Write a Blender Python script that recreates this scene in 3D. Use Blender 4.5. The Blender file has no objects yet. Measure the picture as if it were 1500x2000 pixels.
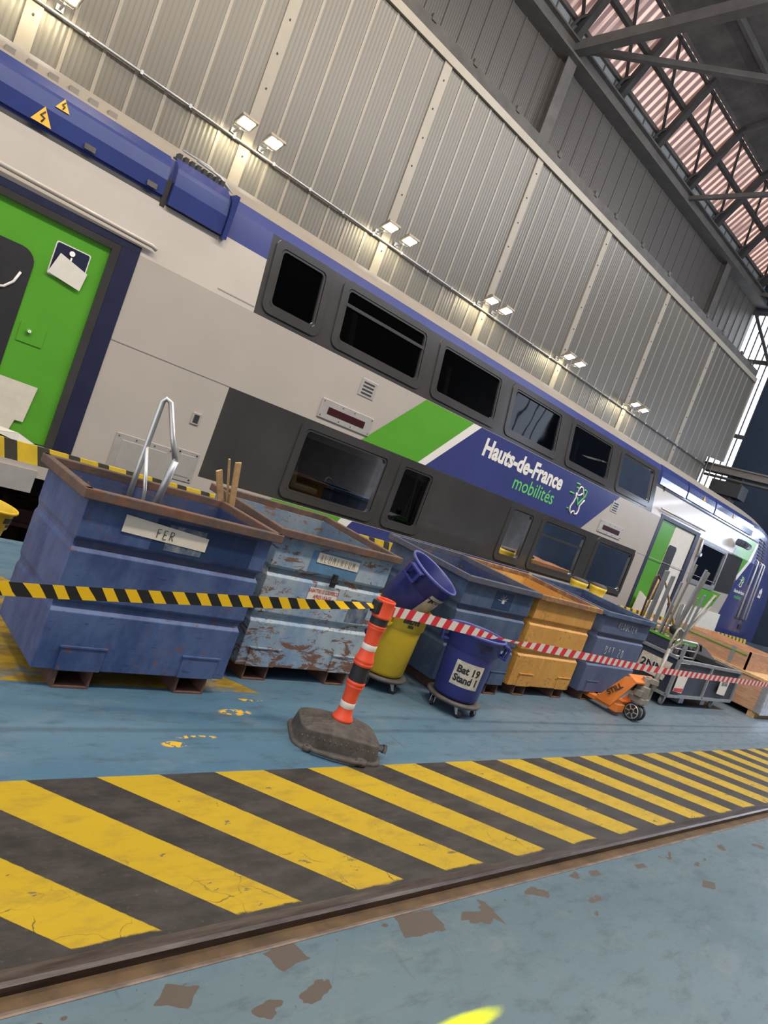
import bpy, bmesh, math, random
from mathutils import Vector, Matrix
random.seed(7)
PI = math.pi
sc = bpy.context.scene
col = sc.collection

# ------------------------------------------------------------------ camera
EYE = Vector((0, 0, 1.7))
YAW, PITCH, ROLL = 0.751602831, -0.0582159261, -0.358510218
fw = Vector((math.sin(YAW)*math.cos(PITCH), math.cos(YAW)*math.cos(PITCH), math.sin(PITCH)))
rt = fw.cross(Vector((0, 0, 1))).normalized(); up = rt.cross(fw)
r2 = rt*math.cos(ROLL) - up*math.sin(ROLL)
u2 = up*math.cos(ROLL) + rt*math.sin(ROLL)
cd = bpy.data.cameras.new('camera'); cam = bpy.data.objects.new('camera', cd); col.objects.link(cam)
cd.sensor_fit = 'HORIZONTAL'; cd.sensor_width = 36; cd.lens = 1350/1500*36; cd.clip_end = 200; cd.clip_start = .05
cam.matrix_world = Matrix(((r2.x, u2.x, -fw.x, EYE.x), (r2.y, u2.y, -fw.y, EYE.y), (r2.z, u2.z, -fw.z, EYE.z), (0, 0, 0, 1)))
sc.camera = cam
# ------------------------------------------------------------------ light
w = bpy.data.worlds.new('world'); sc.world = w; w.use_nodes = True
w.node_tree.nodes['Background'].inputs[0].default_value = (.80, .86, 1, 1)
w.node_tree.nodes['Background'].inputs[1].default_value = 1.5
sc.view_settings.view_transform = 'Standard'; sc.view_settings.look = 'None'
sc.view_settings.gamma = 1; sc.view_settings.use_curve_mapping = False
sc.view_settings.exposure = 0.0
def area(name, loc, target, sx, sy, power, color):
    l = bpy.data.lights.new(name, 'AREA'); l.shape = 'RECTANGLE'; l.size = sx; l.size_y = sy; l.energy = power; l.color = color
    o = bpy.data.objects.new(name, l); col.objects.link(o); o.location = loc
    o.rotation_euler = (Vector(target)-Vector(loc)).to_track_quat('-Z', 'Y').to_euler(); return o
for k, (x, c, e) in enumerate(((-3, (1, .84, .62), 330), (2, (1, .84, .62), 360), (7, (1, .90, .76), 330), (12, (1, .94, .88), 300), (17, (.94, .95, 1), 300), (22, (.85, .90, 1), 300))):
    area('hall_bay_light', (x, -1.0, 14), (x+.5, 5, .5), 1.1, .7, e*1.75, c)
    area('track_bay_light', (x+1.5, 7.0, 14.0), (x+1.5, 9.8, 4), 1.2, .8, e*.62, c)
area('gate_daylight', (30.8, 1.5, 6.2), (10, 3.5, .5), 8, 3.0, 1000, (.72, .82, 1))

# ------------------------------------------------------------------ node helpers
class NT:
    def __init__(s, name):
        s.m = bpy.data.materials.new(name); s.m.use_nodes = True
        s.t = s.m.node_tree; s.n = s.t.nodes; s.l = s.t.links
        s.b = s.n['Principled BSDF']; s.out = s.n['Material Output']
    def put(s, sock, v):
        if isinstance(v, bpy.types.NodeSocket): s.l.new(v, sock)
        elif isinstance(v, (tuple, list)):
            sock.default_value = tuple(v) + ((1,) if len(v) == 3 and len(sock.default_value) == 4 else ())
        else: sock.default_value = v
    def math(s, op, a, b=None, c=None, clamp=False):
        n = s.n.new('ShaderNodeMath'); n.operation = op; n.use_clamp = clamp
        s.put(n.inputs[0], a)
        if b is not None: s.put(n.inputs[1], b)
        if c is not None: s.put(n.inputs[2], c)
        return n.outputs[0]
    def mul(s, a, b): return s.math('MULTIPLY', a, b)
    def add(s, a, b): return s.math('ADD', a, b)
    def coord(s, kind='Object'): return s.n.new('ShaderNodeTexCoord').outputs[kind]
    def xyz(s, v):
        n = s.n.new('ShaderNodeSeparateXYZ'); s.put(n.inputs[0], v); return n.outputs
    def map(s, v, scale=(1, 1, 1), loc=(0, 0, 0), rot=(0, 0, 0)):
        n = s.n.new('ShaderNodeMapping'); s.put(n.inputs[0], v); n.inputs[1].default_value = loc; n.inputs[2].default_value = rot; n.inputs[3].default_value = scale
        return n.outputs[0]
    def noise(s, v, scale=5, detail=4, rough=.6, dist=0):
        n = s.n.new('ShaderNodeTexNoise'); s.put(n.inputs['Vector'], v); n.inputs['Scale'].default_value = scale
        n.inputs['Detail'].default_value = detail; n.inputs['Roughness'].default_value = rough; n.inputs['Distortion'].default_value = dist
        return n.outputs[0]
    def crack(s, v, scale=5):
        n = s.n.new('ShaderNodeTexVoronoi'); n.feature = 'DISTANCE_TO_EDGE'; s.put(n.inputs['Vector'], v); n.inputs['Scale'].default_value = scale
        return n.outputs['Distance']
    def step(s, v, lo, hi):
        n = s.n.new('ShaderNodeMapRange'); n.interpolation_type = 'SMOOTHSTEP'; s.put(n.inputs[0], v); n.inputs[1].default_value = lo; n.inputs[2].default_value = hi
        return n.outputs[0]
    def band(s, v, a, b, soft=.004):
        return s.mul(s.step(v, a-soft, a+soft), s.step(v, b+soft, b-soft) if False else s.math('SUBTRACT', 1.0, s.step(v, b-soft, b+soft)))
    def mix(s, f, a, b):
        n = s.n.new('ShaderNodeMix'); n.data_type = 'RGBA'; s.put(n.inputs[0], f); s.put(n.inputs[6], a); s.put(n.inputs[7], b)
        return n.outputs[2]
    def set(s, **k):
        for a, v in k.items(): s.put(s.b.inputs[a.replace('_', ' ')], v)
        return s.m
    def bump(s, h, strength=.3, dist=.01):
        n = s.n.new('ShaderNodeBump'); s.put(n.inputs['Height'], h); n.inputs['Strength'].default_value = strength; n.inputs['Distance'].default_value = dist
        s.l.new(n.outputs[0], s.b.inputs['Normal'])

def mk(name, c, rough=.5, metal=0, var=.12, scale=6, coat=0, bump=0):
    t = NT(name); n = t.noise(t.coord(), scale, 5, .65)
    a = tuple(x*(1-var) for x in c); b = tuple(min(1, x*(1+var)) for x in c)
    t.set(Base_Color=t.mix(t.step(n, .3, .7), a, b), Roughness=rough, Metallic=metal, Coat_Weight=coat, Coat_Roughness=.08)
    if bump: t.bump(n, bump, .01)
    return t.m
def emit(name, c, s):
    t = NT(name); t.set(Base_Color=c, Emission_Color=c, Emission_Strength=s); return t.m
def worn(name, c, c2, rust=.5, amount=.62, sc_=3.0, rough=.55, low=0, streak=.5, vn=.25):
    """paint worn with patches, scratches and rust"""
    t = NT(name); P = t.coord()
    n1 = t.noise(t.map(P, (1, 1, .55)), sc_, 6, .7)
    n2 = t.noise(t.map(P, (1, 1, .25)), sc_*3.3, 4, .6)
    base = t.mix(t.step(n1, .35, .65), c, c2)
    base = t.mix(t.mul(t.step(n2, .55, .75), .35), base, tuple(min(1, x*1.6+.05) for x in c))
    scr = t.noise(t.map(P, (6, 6, 26), rot=(.2, .5, .1)), 2.2, 3, .5)
    base = t.mix(t.mul(t.step(scr, .66, .70), streak), base, tuple(x*.45 for x in c))
    r = t.noise(t.map(P, (1, 1, 2.6)), 5.5, 8, .72, .6)
    if low:
        z = t.xyz(P)[2]
        r = t.add(r, t.mul(t.math('SUBTRACT', 1.0, t.step(z, .05, low)), .13))
    v = t.noise(t.map(P, (1, 1, 2.2)), 4.2, 7, .62, .8)
    vein = t.math('SUBTRACT', 1.0, t.step(t.math('ABSOLUTE', t.math('SUBTRACT', v, .5)), .004, .016))
    gate = t.step(t.add(t.noise(P, 3.1, 3), t.mul(t.math('SUBTRACT', r, .5), .5)), .52, .62)
    spots = t.step(t.noise(t.map(P, (1, 1, 1.5)), 17, 5, .7, .5), .60, .63)
    gate2 = t.step(t.noise(t.map(P, loc=(3, 1, 2)), 4.3, 2), .47, .56)
    rm = t.math('MAXIMUM', t.step(r, amount, amount+.03), t.math('MAXIMUM', t.mul(t.mul(vein, gate), vn), t.mul(spots, gate2)))
    rn = t.noise(P, 25, 4)
    rustc = t.mix(rn, (.09, .035, .02), (.24, .11, .055))
    t.set(Base_Color=t.mix(t.mul(rm, rust), base, rustc), Roughness=t.add(rough, t.mul(rm, .3)))
    t.bump(t.add(r, t.mul(n1, .5)), .25, .006)
    return t.m

M = {}
M['white'] = mk('train_white_paint', (.47, .42, .37), .34, 0, .03, 1.2, .3)
M['roofbeige'] = mk('train_roof_beige', (.27, .235, .195), .45, 0, .06, 2)
M['blue'] = mk('train_blue_paint', (.045, .056, .20), .22, 0, .06, 1.5, .5)
M['cowl'] = mk('cowl_blue_paint', (.034, .05, .18), .2, 0, .1, 1.5, .5)
M['green'] = mk('train_green_paint', (.10, .36, .03), .3, 0, .05, 2, .3)
M['grey'] = mk('train_anthracite', (.052, .050, .050), .14, 0, .12, 1.3, 0)
M['navy'] = mk('door_frame_navy', (.018, .02, .055), .4)
M['black'] = mk('black_rubber', (.018, .018, .02), .6)
M['dark'] = mk('dark_steel', (.03, .03, .032), .6)
M['interior'] = mk('interior_dark', (.035, .033, .03), .8)
M['seat'] = mk('seat_tan', (.30, .22, .15), .7)
M['steel'] = mk('galvanised_steel', (.42, .42, .43), .38, .7, .12, 12)
M['alu'] = mk('aluminium', (.62, .61, .58), .35, .75, .08, 8)
M['silver'] = mk('silver_panel', (.48, .45, .42), .4, .3, .06, 8)
M['led'] = mk('display_dark_red', (.05, .012, .014), .25)
M['text_w'] = mk('lettering_white', (.80, .76, .70), .5, 0, .02)
M['text_g'] = mk('lettering_green', (.12, .55, .12), .5, 0, .02)
M['text_k'] = mk('lettering_black', (.02, .02, .02), .6, 0, .02)
M['text_r'] = mk('lettering_red', (.45, .05, .05), .6, 0, .1)
M['chalk'] = mk('chalk', (.5, .52, .55), .9)
M['paper'] = mk('paper', (.66, .60, .50), .9, 0, .05, 9)
M['paperw'] = mk('paper_white', (.74, .70, .62), .9, 0, .04, 9)
M['label'] = mk('label_dirty', (.55, .50, .41), .8, 0, .22, 14)
M['warn'] = mk('warning_yellow', (.75, .42, .02), .5, 0, .05)
M['binblue'] = worn('skip_blue_paint', (.026, .052, .155), (.070, .115, .245), .7, .635)
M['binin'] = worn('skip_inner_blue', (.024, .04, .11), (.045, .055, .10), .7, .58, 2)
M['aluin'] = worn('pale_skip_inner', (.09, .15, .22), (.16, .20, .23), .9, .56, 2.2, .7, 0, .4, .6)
M['binalu'] = worn('skip_pale_blue_paint', (.16, .27, .41), (.36, .42, .45), .95, .575, 2.2, .6, .40, .5, 1.0)
M['bindark'] = worn('skip_dull_blue_paint', (.030, .058, .125), (.075, .115, .19), .6, .64)
M['binyel'] = worn('skip_yellow_paint', (.52, .245, .045), (.60, .31, .065), .9, .65, 2.4, .5, .30, .2, .5)
M['bingrey'] = worn('skip_grey_blue_paint', (.062, .092, .19), (.09, .12, .21), .5, .68, 3, .55, .25)
M['rim'] = worn('rusty_rim', (.08, .06, .055), (.15, .085, .06), .8, .55, 6)
M['rimb'] = worn('blue_grey_rim', (.06, .075, .12), (.10, .10, .12), .7, .58, 6)
M['rimy'] = worn('rusty_yellow_rim', (.40, .22, .07), (.18, .09, .06), .8, .56, 6)
M['rust'] = worn('rusty_steel', (.085, .042, .03), (.14, .07, .05), .7, .55, 6, .8)
M['patch'] = worn('dark_blue_patch', (.006, .026, .085), (.010, .034, .10), .2, .72)
M['scuff'] = worn('scuffed_patch', (.03, .06, .12), (.20, .23, .25), .3, .62, 16)
M['cyan'] = mk('bright_blue_patch', (.09, .20, .34), .6, 0, .15, 7)
M['canblue'] = mk('can_blue_plastic', (.030, .038, .19), .42, 0, .1, 3)
M['canrim'] = mk('can_blue_rim', (.09, .10, .32), .4, 0, .1, 3)
M['canyel'] = worn('can_yellow_plastic', (.60, .40, .015), (.66, .45, .02), .35, .70, 2, .45, 0, .1)
M['dolly'] = mk('dolly_dusty_plastic', (.085, .075, .07), .8, 0, .25, 9)
M['orange'] = mk('delineator_orange', (.80, .085, .03), .45, 0, .06, 5)
M['sleeve'] = mk('reflective_white', (.72, .68, .62), .5, 0, .05)
M['rubber'] = mk('recycled_rubber', (.072, .062, .053), .85, 0, .3, 16, 0, .4)
M['tyel'] = mk('tape_yellow', (.82, .50, .01), .4, 0, .02)
M['tblk'] = mk('tape_black', (.015, .015, .015), .4, 0, .02)
M['tred'] = mk('tape_red', (.68, .022, .04), .4, 0, .02)
M['twht'] = mk('tape_white', (.74, .68, .62), .4, 0, .02)
M['hyel'] = mk('hazard_yellow', (.68, .46, .03), .5, 0, .12, 6)
M['hblk'] = mk('hazard_black', (.05, .045, .03), .6, 0, .2, 6)
M['porange'] = mk('pallet_truck_orange', (.72, .20, .03), .4, 0, .1, 6)
M['pgrey'] = mk('pump_grey', (.28, .26, .22), .45, .2, .15, 9)
M['board'] = mk('dark_board', (.028, .034, .055), .5, 0, .35, 3)
M['wood'] = mk('wood_strip', (.55, .34, .15), .7, 0, .2, 12)
M['platedk'] = mk('pit_guard_plate', (.045, .055, .08), .6, 0, .25, 2)
M['trimw'] = mk('wall_cover_strip', (.30, .265, .21), .45, .1, .04, 3)
M['seam'] = mk('wall_seam_strip', (.255, .228, .187), .4, .2, .05, 3)  # seams catch more light by their orientation; that brightness is put into this colour
M['beam'] = mk('painted_steel_beam', (.16, .145, .13), .7, 0, .15, 2)
M['beamdk'] = mk('dark_beam', (.075, .07, .065), .8, 0, .2, 2)
M['roofdk'] = mk('roof_deck', (.15, .13, .115), .9, 0, .25, 1.2)
M['endblue'] = mk('end_wall_blue', (.022, .04, .075), .6, 0, .2, .6)
M['pit'] = mk('pit_concrete', (.03, .028, .025), .9, 0, .3, 2)
M['foil'] = mk('silver_wrap', (.62, .60, .66), .25, .6, .3, 10, 0, 1)
M['lampbody'] = mk('lamp_housing', (.30, .26, .20), .5, .3)
M['lens'] = emit('lamp_lens', (1, .96, .88), 28)
M['reflglass'] = emit('opposite_window_glass', (.72, .82, 1), 1.8)
M['dayglass'] = emit('daylight_glass', (.80, .90, 1), 2.6)
M['clear'] = mk('frosted_pane', (.42, .44, .43), .5, 0, .08, 3)

def m_plywood():
    t = NT('plywood'); P = t.coord(); n = t.noise(t.map(P, (1, .7, 7)), 3.5, 6, .6, 1.5)
    t.set(Base_Color=t.mix(t.step(n, .3, .7), (.40, .21, .12), (.55, .33, .20)), Roughness=.6); return t.m
M['ply'] = m_plywood()
def m_glass():
    t = NT('tinted_window_glass'); t.n.remove(t.b)
    tr = t.n.new('ShaderNodeBsdfTransparent'); tr.inputs[0].default_value = (.30, .32, .32, 1)
    g = t.n.new('ShaderNodeBsdfGlossy'); g.inputs[0].default_value = (.9, .9, .92, 1); g.inputs[1].default_value = .02
    fr = t.n.new('ShaderNodeFresnel'); fr.inputs[0].default_value = 1.52
    P = t.coord(); bm = t.n.new('ShaderNodeBump'); t.put(bm.inputs['Height'], t.noise(P, 1.1, 1, .4)); bm.inputs['Strength'].default_value = .12; bm.inputs['Distance'].default_value = .05
    t.l.new(bm.outputs[0], g.inputs['Normal'])
    mx = t.n.new('ShaderNodeMixShader'); t.l.new(fr.outputs[0], mx.inputs[0]); t.l.new(tr.outputs[0], mx.inputs[1]); t.l.new(g.outputs[0], mx.inputs[2])
    t.l.new(mx.outputs[0], t.out.inputs[0]); return t.m
M['glass'] = m_glass()
def m_cladding(name, c, c2, perf):
    t = NT(name); P = t.coord(); x = t.xyz(P)[0]
    wv = t.math('SINE', t.mul(x, 2*PI/.078))
    n = t.noise(t.map(P, (1, 1, .3)), .5, 3, .5)
    base = t.mix(t.step(n, .3, .7), c, c2)
    base = t.mix(t.step(wv, .2, .95), base, tuple(v*.86 for v in c))
    t.set(Base_Color=base, Roughness=.42, Metallic=.35)
    t.bump(wv, .35, .006); return t.m
M['clad'] = m_cladding('ribbed_metal_cladding', (.140, .128, .108), (.158, .145, .122), 1)
M['clad2'] = m_cladding('dark_ribbed_cladding', (.19, .172, .155), (.215, .195, .175), 0)
def m_sky():
    t = NT('corrugated_translucent_sheet'); P = t.coord(); x = t.xyz(P)[0]
    wv = t.math('SINE', t.mul(x, 2*PI/.30)); n = t.noise(t.map(P, (3, .3, .3)), 1.2, 3, .6)
    c = t.mix(t.step(wv, -.3, .8), (.16, .075, .06), (.92, .60, .50))
    c = t.mix(t.mul(t.step(n, .5, .62), .7), c, (.24, .13, .11))
    t.set(Base_Color=(.2, .2, .2), Emission_Color=c, Emission_Strength=1.15); return t.m
M['sky'] = m_sky()

def m_floor():
    t = NT('painted_workshop_floor'); P = t.coord('Object'); X, Y, Z = t.xyz(P)
    big = t.noise(t.map(P, (.35, 1, 1)), .9, 4, .6); fine = t.noise(t.map(P, (.6, 1.6, 1)), 7, 6, .7); mic = t.noise(P, 40, 4, .6)
    back = t.mix(t.step(big, .35, .65), (.056, .130, .200), (.098, .170, .228))
    front = t.mix(t.step(big, .35, .65), (.080, .128, .152), (.112, .162, .185))
    back = t.mix(t.step(X, 3.5, 8.5), back, (.12, .165, .20))
    c = t.mix(t.step(Y, 1.5, 1.7), front, back)
    c = t.mix(t.mul(t.step(fine, .48, .72), .6), c, (.040, .062, .08))
    md = t.noise(t.map(P, (.8, 1.5, 1)), 2.6, 8, .75); c = t.mix(t.mul(t.step(md, .52, .66), .35), c, (.17, .20, .21))
    fl = t.noise(t.map(P, (1.5, 1, 1)), 60, 2, .5); c = t.mix(t.mul(t.step(fl, .70, .74), .6), c, (.03, .035, .04))
    c = t.mix(t.mul(t.step(mic, .6, .8), .25), c, (.22, .26, .28))
    # scuffs
    sc1 = t.noise(t.map(P, (1.2, 9, 1), rot=(0, 0, .5)), 1.6, 5, .6, .3); c = t.mix(t.mul(t.step(sc1, .64, .72), .4), c, (.05, .06, .065))
    sc2 = t.noise(t.map(P, (9, .9, 1), rot=(0, 0, .35)), 1.3, 5, .6, .2); c = t.mix(t.mul(t.step(sc2, .66, .72), .35), c, (.055, .06, .065))
    # tyre streak along x
    ln = t.math('ABSOLUTE', t.math('SUBTRACT', t.add(Y, t.mul(t.noise(t.map(P, (.4, 0, 0)), 2), .05)), 3.10)); c = t.mix(t.mul(t.math('SUBTRACT', 1.0, t.step(ln, .006, .035)), .38), c, (.03, .045, .055))
    # cracks near the groove
    ck = t.crack(t.map(P, (1, 1, 0)), 3.2)
    near = t.band(Y, .75, 1.6, .25)
    c = t.mix(t.mul(t.mul(t.math('SUBTRACT', 1.0, t.step(ck, .004, .014)), near), .10), c, (.07, .055, .045))
    # brown chips next to the groove
    ch = t.add(t.noise(t.map(P, (1.3, 2.2, 1)), 3.2, 3, .5), t.mul(t.band(Y, 1.28, 1.62, .10), .12))
    chm = t.mul(t.step(ch, .745, .752), t.band(Y, .9, 1.64, .05)); c = t.mix(chm, c, (.085, .066, .054))
    for (cx, cy, sx, sy, rot) in ((2.42, 1.515, .12, .06, .15), (1.74, 1.53, .07, .045, -.2), (2.72, 1.48, .06, .022, .5), (4.82, 1.22, .07, .03, -.7), (2.86, 1.48, .02, .07, .3), (3.9, 1.52, .05, .02, .2), (1.30, 1.50, .06, .04, .6), (4.4, 1.48, .06, .02, .2)):
        q = t.map(P, (1, 1, 1), loc=(0, 0, 0)); n = t.n.new('ShaderNodeVectorMath'); n.operation = 'SUBTRACT'; t.put(n.inputs[0], q); n.inputs[1].default_value = (cx, cy, 0)
        q = t.map(n.outputs[0], (1/sx, 1/sy, 0), rot=(0, 0, rot)); a, b, _ = t.xyz(q)
        d = t.add(t.math('MAXIMUM', t.math('ABSOLUTE', a), t.math('ABSOLUTE', b)), t.mul(t.math('SUBTRACT', t.noise(P, 9, 3), .5), .9))
        c = t.mix(t.math('SUBTRACT', 1.0, t.step(d, .97, 1.0)), c, (.085, .068, .056))
    # yellow painted zone under the skips
    edge = t.mul(t.math('SUBTRACT', fine, .5), .03)
    yz = t.mul(t.step(t.add(Y, edge), 3.565, 3.575), t.math('SUBTRACT', 1.0, t.step(t.add(t.add(X, t.mul(t.math('SUBTRACT', Y, 3.57), .75)), edge), 2.84, 2.85)))
    wz = t.noise(t.map(P, (1, 1.6, 1)), 3.0, 7, .7)
    yz = t.mul(yz, t.math('SUBTRACT', 1.0, t.mul(t.step(wz, .50, .60), .75)))
    c = t.mix(yz, c, t.mix(t.step(fine, .35, .65), (.44, .28, .02), (.22, .14, .03)))
    for (cx, cy, sx, sy, rot, lo) in ((2.50, 3.29, .13, .045, -.6, .47), (1.93, 2.93, .08, .035, .1, .46), (2.10, 3.0, .14, .02, -.5, .52), (2.70, 3.46, .12, .02, 0, .5)):
        n = t.n.new('ShaderNodeVectorMath'); n.operation = 'SUBTRACT'; t.put(n.inputs[0], P); n.inputs[1].default_value = (cx, cy, 0)
        q = t.map(n.outputs[0], (1/sx, 1/sy, 0), rot=(0, 0, rot)); l = t.n.new('ShaderNodeVectorMath'); l.operation = 'LENGTH'; t.put(l.inputs[0], q)
        msk = t.mul(t.math('SUBTRACT', 1.0, t.step(l.outputs['Value'], .7, 1.0)), t.step(t.noise(P, 22, 3), lo, lo+.03)); c = t.mix(msk, c, (.62, .36, .02))
    # neon spray mark
    n = t.n.new('ShaderNodeVectorMath'); n.operation = 'SUBTRACT'; t.put(n.inputs[0], P); n.inputs[1].default_value = (2.20, 1.075, 0)
    q = t.map(n.outputs[0], (1/.22, 1/.04, 0), rot=(0, 0, .42)); l = t.n.new('ShaderNodeVectorMath'); l.operation = 'LENGTH'; t.put(l.inputs[0], q)
    c = t.mix(t.math('SUBTRACT', 1.0, t.step(t.add(l.outputs['Value'], t.mul(fine, .5)), .9, 1.4)), c, (.62, .72, .02))
    # hazard strip
    zone = t.band(t.add(Y, t.mul(edge, .3)), 1.70, 2.665, .003)
    u = t.math('FRACT', t.math('DIVIDE', t.add(t.add(X, t.mul(Y, .9)), 55.765), .596))
    stripe = t.band(t.add(u, t.mul(t.math('SUBTRACT', t.noise(P, 30, 3), .5), .02)), .0, .5, .006)
    stripe = t.mul(stripe, t.step(t.add(Y, t.mul(t.math('SUBTRACT', fine, .5), .06)), 1.752, 1.765))
    blk = t.mix(t.step(fine, .35, .7), (.028, .025, .023), (.052, .045, .040)); blk = t.mix(t.mul(t.step(mic, .58, .75), .35), blk, (.11, .095, .08))
    yl = t.mix(t.step(big, .3, .7), (.40, .27, .010), (.46, .31, .014)); yl = t.mix(t.mul(t.step(fine, .46, .70), .55), yl, (.24, .16, .02))
    nv = t.n.new('ShaderNodeTexNoise'); t.put(nv.inputs['Vector'], P); nv.inputs['Scale'].default_value = 4; nv.inputs['Detail'].default_value = 5
    vm = t.n.new('ShaderNodeVectorMath'); vm.operation = 'MULTIPLY_ADD'; t.put(vm.inputs[0], nv.outputs['Color']); vm.inputs[1].default_value = (.32, .32, 0); t.put(vm.inputs[2], t.map(P, (1, 1.25, 0)))
    ck2 = t.crack(vm.outputs[0], 4.2)
    wob = t.noise(P, 5, 4)
    ckm = t.mul(t.math('SUBTRACT', 1.0, t.step(t.add(ck2, t.mul(t.math('SUBTRACT', wob, .45), .05)), .002, .012)), t.math('SUBTRACT', 1.0, t.step(t.add(Y, t.mul(wob, .5)), 2.1, 2.4)))
    yl = t.mix(t.mul(ckm, .75), yl, (.05, .04, .025))
    pt = t.noise(t.map(P, (1, 2, 1)), 6.5, 4, .6); yl = t.mix(t.mul(t.step(pt, .66, .68), .8), yl, (.085, .08, .06))
    hz = t.mix(stripe, blk, yl); c = t.mix(zone, c, hz)
    t.set(Base_Color=c, Roughness=t.add(.30, t.mul(fine, .28)), Specular_IOR_Level=.45)
    t.bump(t.add(mic, t.mul(fine, 1.0)), .12, .004); return t.m
M['floor'] = m_floor()
def m_rail():
    t = NT('worn_rail_steel'); P = t.coord(); n = t.noise(t.map(P, (.4, 4, 4)), 6, 6, .7)
    t.set(Base_Color=t.mix(t.step(n, .3, .75), (.055, .042, .036), (.15, .125, .108)), Roughness=.34, Metallic=.55); return t.m
M['rail'] = m_rail()
M['groove'] = mk('groove_rust', (.095, .058, .028), .9, 0, .3, 6)
M['edge'] = mk('groove_edge_steel', (.22, .17, .14), .5, .4, .3, 8)

# ------------------------------------------------------------------ mesh helpers
ROOTS = {}
def loc_of(o): return ROOTS.get(o.name, Vector((0, 0, 0)))
class MB:
    def __init__(s): s.v = []; s.f = []; s.mi = []; s.sm = []; s.cur = 0; s.smooth = False; s.X = None
    def add(s, vs, fs):
        b = len(s.v)
        for p in vs:
            p = Vector(p); s.v.append(s.X @ p if s.X else p)
        for f in fs: s.f.append([i+b for i in f]); s.mi.append(s.cur); s.sm.append(s.smooth)
        return s
    def box(s, a, b):
        (x0, y0, z0), (x1, y1, z1) = a, b
        return s.add([(x0, y0, z0), (x1, y0, z0), (x1, y1, z0), (x0, y1, z0), (x0, y0, z1), (x1, y0, z1), (x1, y1, z1), (x0, y1, z1)],
                     [(0, 3, 2, 1), (4, 5, 6, 7), (0, 1, 5, 4), (1, 2, 6, 5), (2, 3, 7, 6), (3, 0, 4, 7)])
    def bar(s, p, q, wd, ht, upv=(0, 0, 1)):
        p, q = Vector(p), Vector(q); d = (q-p).normalized(); upv = Vector(upv)
        if abs(d.dot(upv)) > .98: upv = Vector((0, 1, 0))
        a = d.cross(upv).normalized(); b = a.cross(d)
        vs = [e + a*(sx*wd/2) + b*(sy*ht/2) for e in (p, q) for sx, sy in ((-1, -1), (1, -1), (1, 1), (-1, 1))]
        return s.add(vs, [(0, 1, 2, 3), (7, 6, 5, 4), (0, 4, 5, 1), (1, 5, 6, 2), (2, 6, 7, 3), (3, 7, 4, 0)])
    def tube(s, pts, r, n=10, closed=False):
        pts = [Vector(p) for p in pts]; vs = []; N = len(pts); prev = None
        for i, p in enumerate(pts):
            if closed: d = (pts[(i+1) % N]-pts[i-1]).normalized()
            else: d = (pts[min(i+1, N-1)]-pts[max(i-1, 0)]).normalized()
            if prev is None: a = d.orthogonal().normalized()
            else: a = (prev - d*prev.dot(d)).normalized()
            prev = a; b = d.cross(a); rr = r[i] if isinstance(r, (list, tuple)) else r
            vs += [p + (a*math.cos(2*PI*k/n)+b*math.sin(2*PI*k/n))*rr for k in range(n)]
        fs = [(i*n+k, i*n+(k+1) % n, ((i+1) % N)*n+(k+1) % n, ((i+1) % N)*n+k) for i in range(N if closed else N-1) for k in range(n)]
        sm = s.smooth; s.smooth = True; b0 = len(s.f); s.add(vs, fs); s.smooth = sm
        if not closed: s.add([], []); b = len(s.v)-len(vs); s.f.append([b+k for k in range(n)][::-1]); s.mi.append(s.cur); s.sm.append(False); s.f.append([b+(N-1)*n+k for k in range(n)]); s.mi.append(s.cur); s.sm.append(False)
        return s
    def lathe(s, prof, c=(0, 0, 0), axis=(0, 0, 1), n=32, sq=None):
        c = Vector(c); ax = Vector(axis).normalized(); a = ax.orthogonal().normalized() if abs(ax.z) < .999 else Vector((1, 0, 0)); b = ax.cross(a)
        vs = []
        for (r, h) in prof:
            for k in range(n): t = 2*PI*k/n; vs.append(c + ax*h + (a*math.cos(t)+b*math.sin(t))*r)
        fs = [(i*n+k, i*n+(k+1) % n, (i+1)*n+(k+1) % n, (i+1)*n+k) for i in range(len(prof)-1) for k in range(n)]
        sm = s.smooth; s.smooth = True; s.add(vs, fs); s.smooth = sm; return s
    def cyl(s, p, q, r, n=20):
        p, q = Vector(p), Vector(q); return s.lathe([(0.0001, 0), (r, 0), (r, 0), (r, (q-p).length), (r, (q-p).length), (0.0001, (q-p).length)], p, q-p, n)
    def prism(s, poly, d):
        """poly: 3-D outline, pushed along d"""
        n = len(poly); d = Vector(d); poly = [Vector(p) for p in poly]
        return s.add(poly + [p+d for p in poly], [tuple(range(n)), tuple(range(2*n-1, n-1, -1))] + [(i, i+n, (i+1) % n+n, (i+1) % n) for i in range(n)])
    def build(s, name, mats, parent=None, bevel=0, auto=True):
        if not isinstance(mats, (list, tuple)): mats = [mats]
        if parent is not None: org = loc_of(parent)
        else:
            xs = [p.x for p in s.v]; ys = [p.y for p in s.v]; zs = [p.z for p in s.v]
            org = Vector(((min(xs)+max(xs))/2, (min(ys)+max(ys))/2, min(zs)))
            if s.world: org = Vector((0, 0, 0))
        me = bpy.data.meshes.new(name); me.from_pydata([p-org for p in s.v], [], s.f)
        for m in mats: me.materials.append(M[m] if isinstance(m, str) else m)
        for p, i, k in zip(me.polygons, s.mi, s.sm): p.material_index = i; p.use_smooth = k
        bm = bmesh.new(); bm.from_mesh(me); bmesh.ops.recalc_face_normals(bm, faces=bm.faces); bm.to_mesh(me); bm.free()
        o = bpy.data.objects.new(name, me); col.objects.link(o)
        if parent is None: o.location = org
        else: o.parent = parent
        ROOTS[o.name] = org
        if bevel:
            bv = o.modifiers.new('bevel', 'BEVEL'); bv.width = bevel; bv.segments = 2; bv.limit_method = 'ANGLE'; bv.angle_limit = .6
        return o
    world = False
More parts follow.
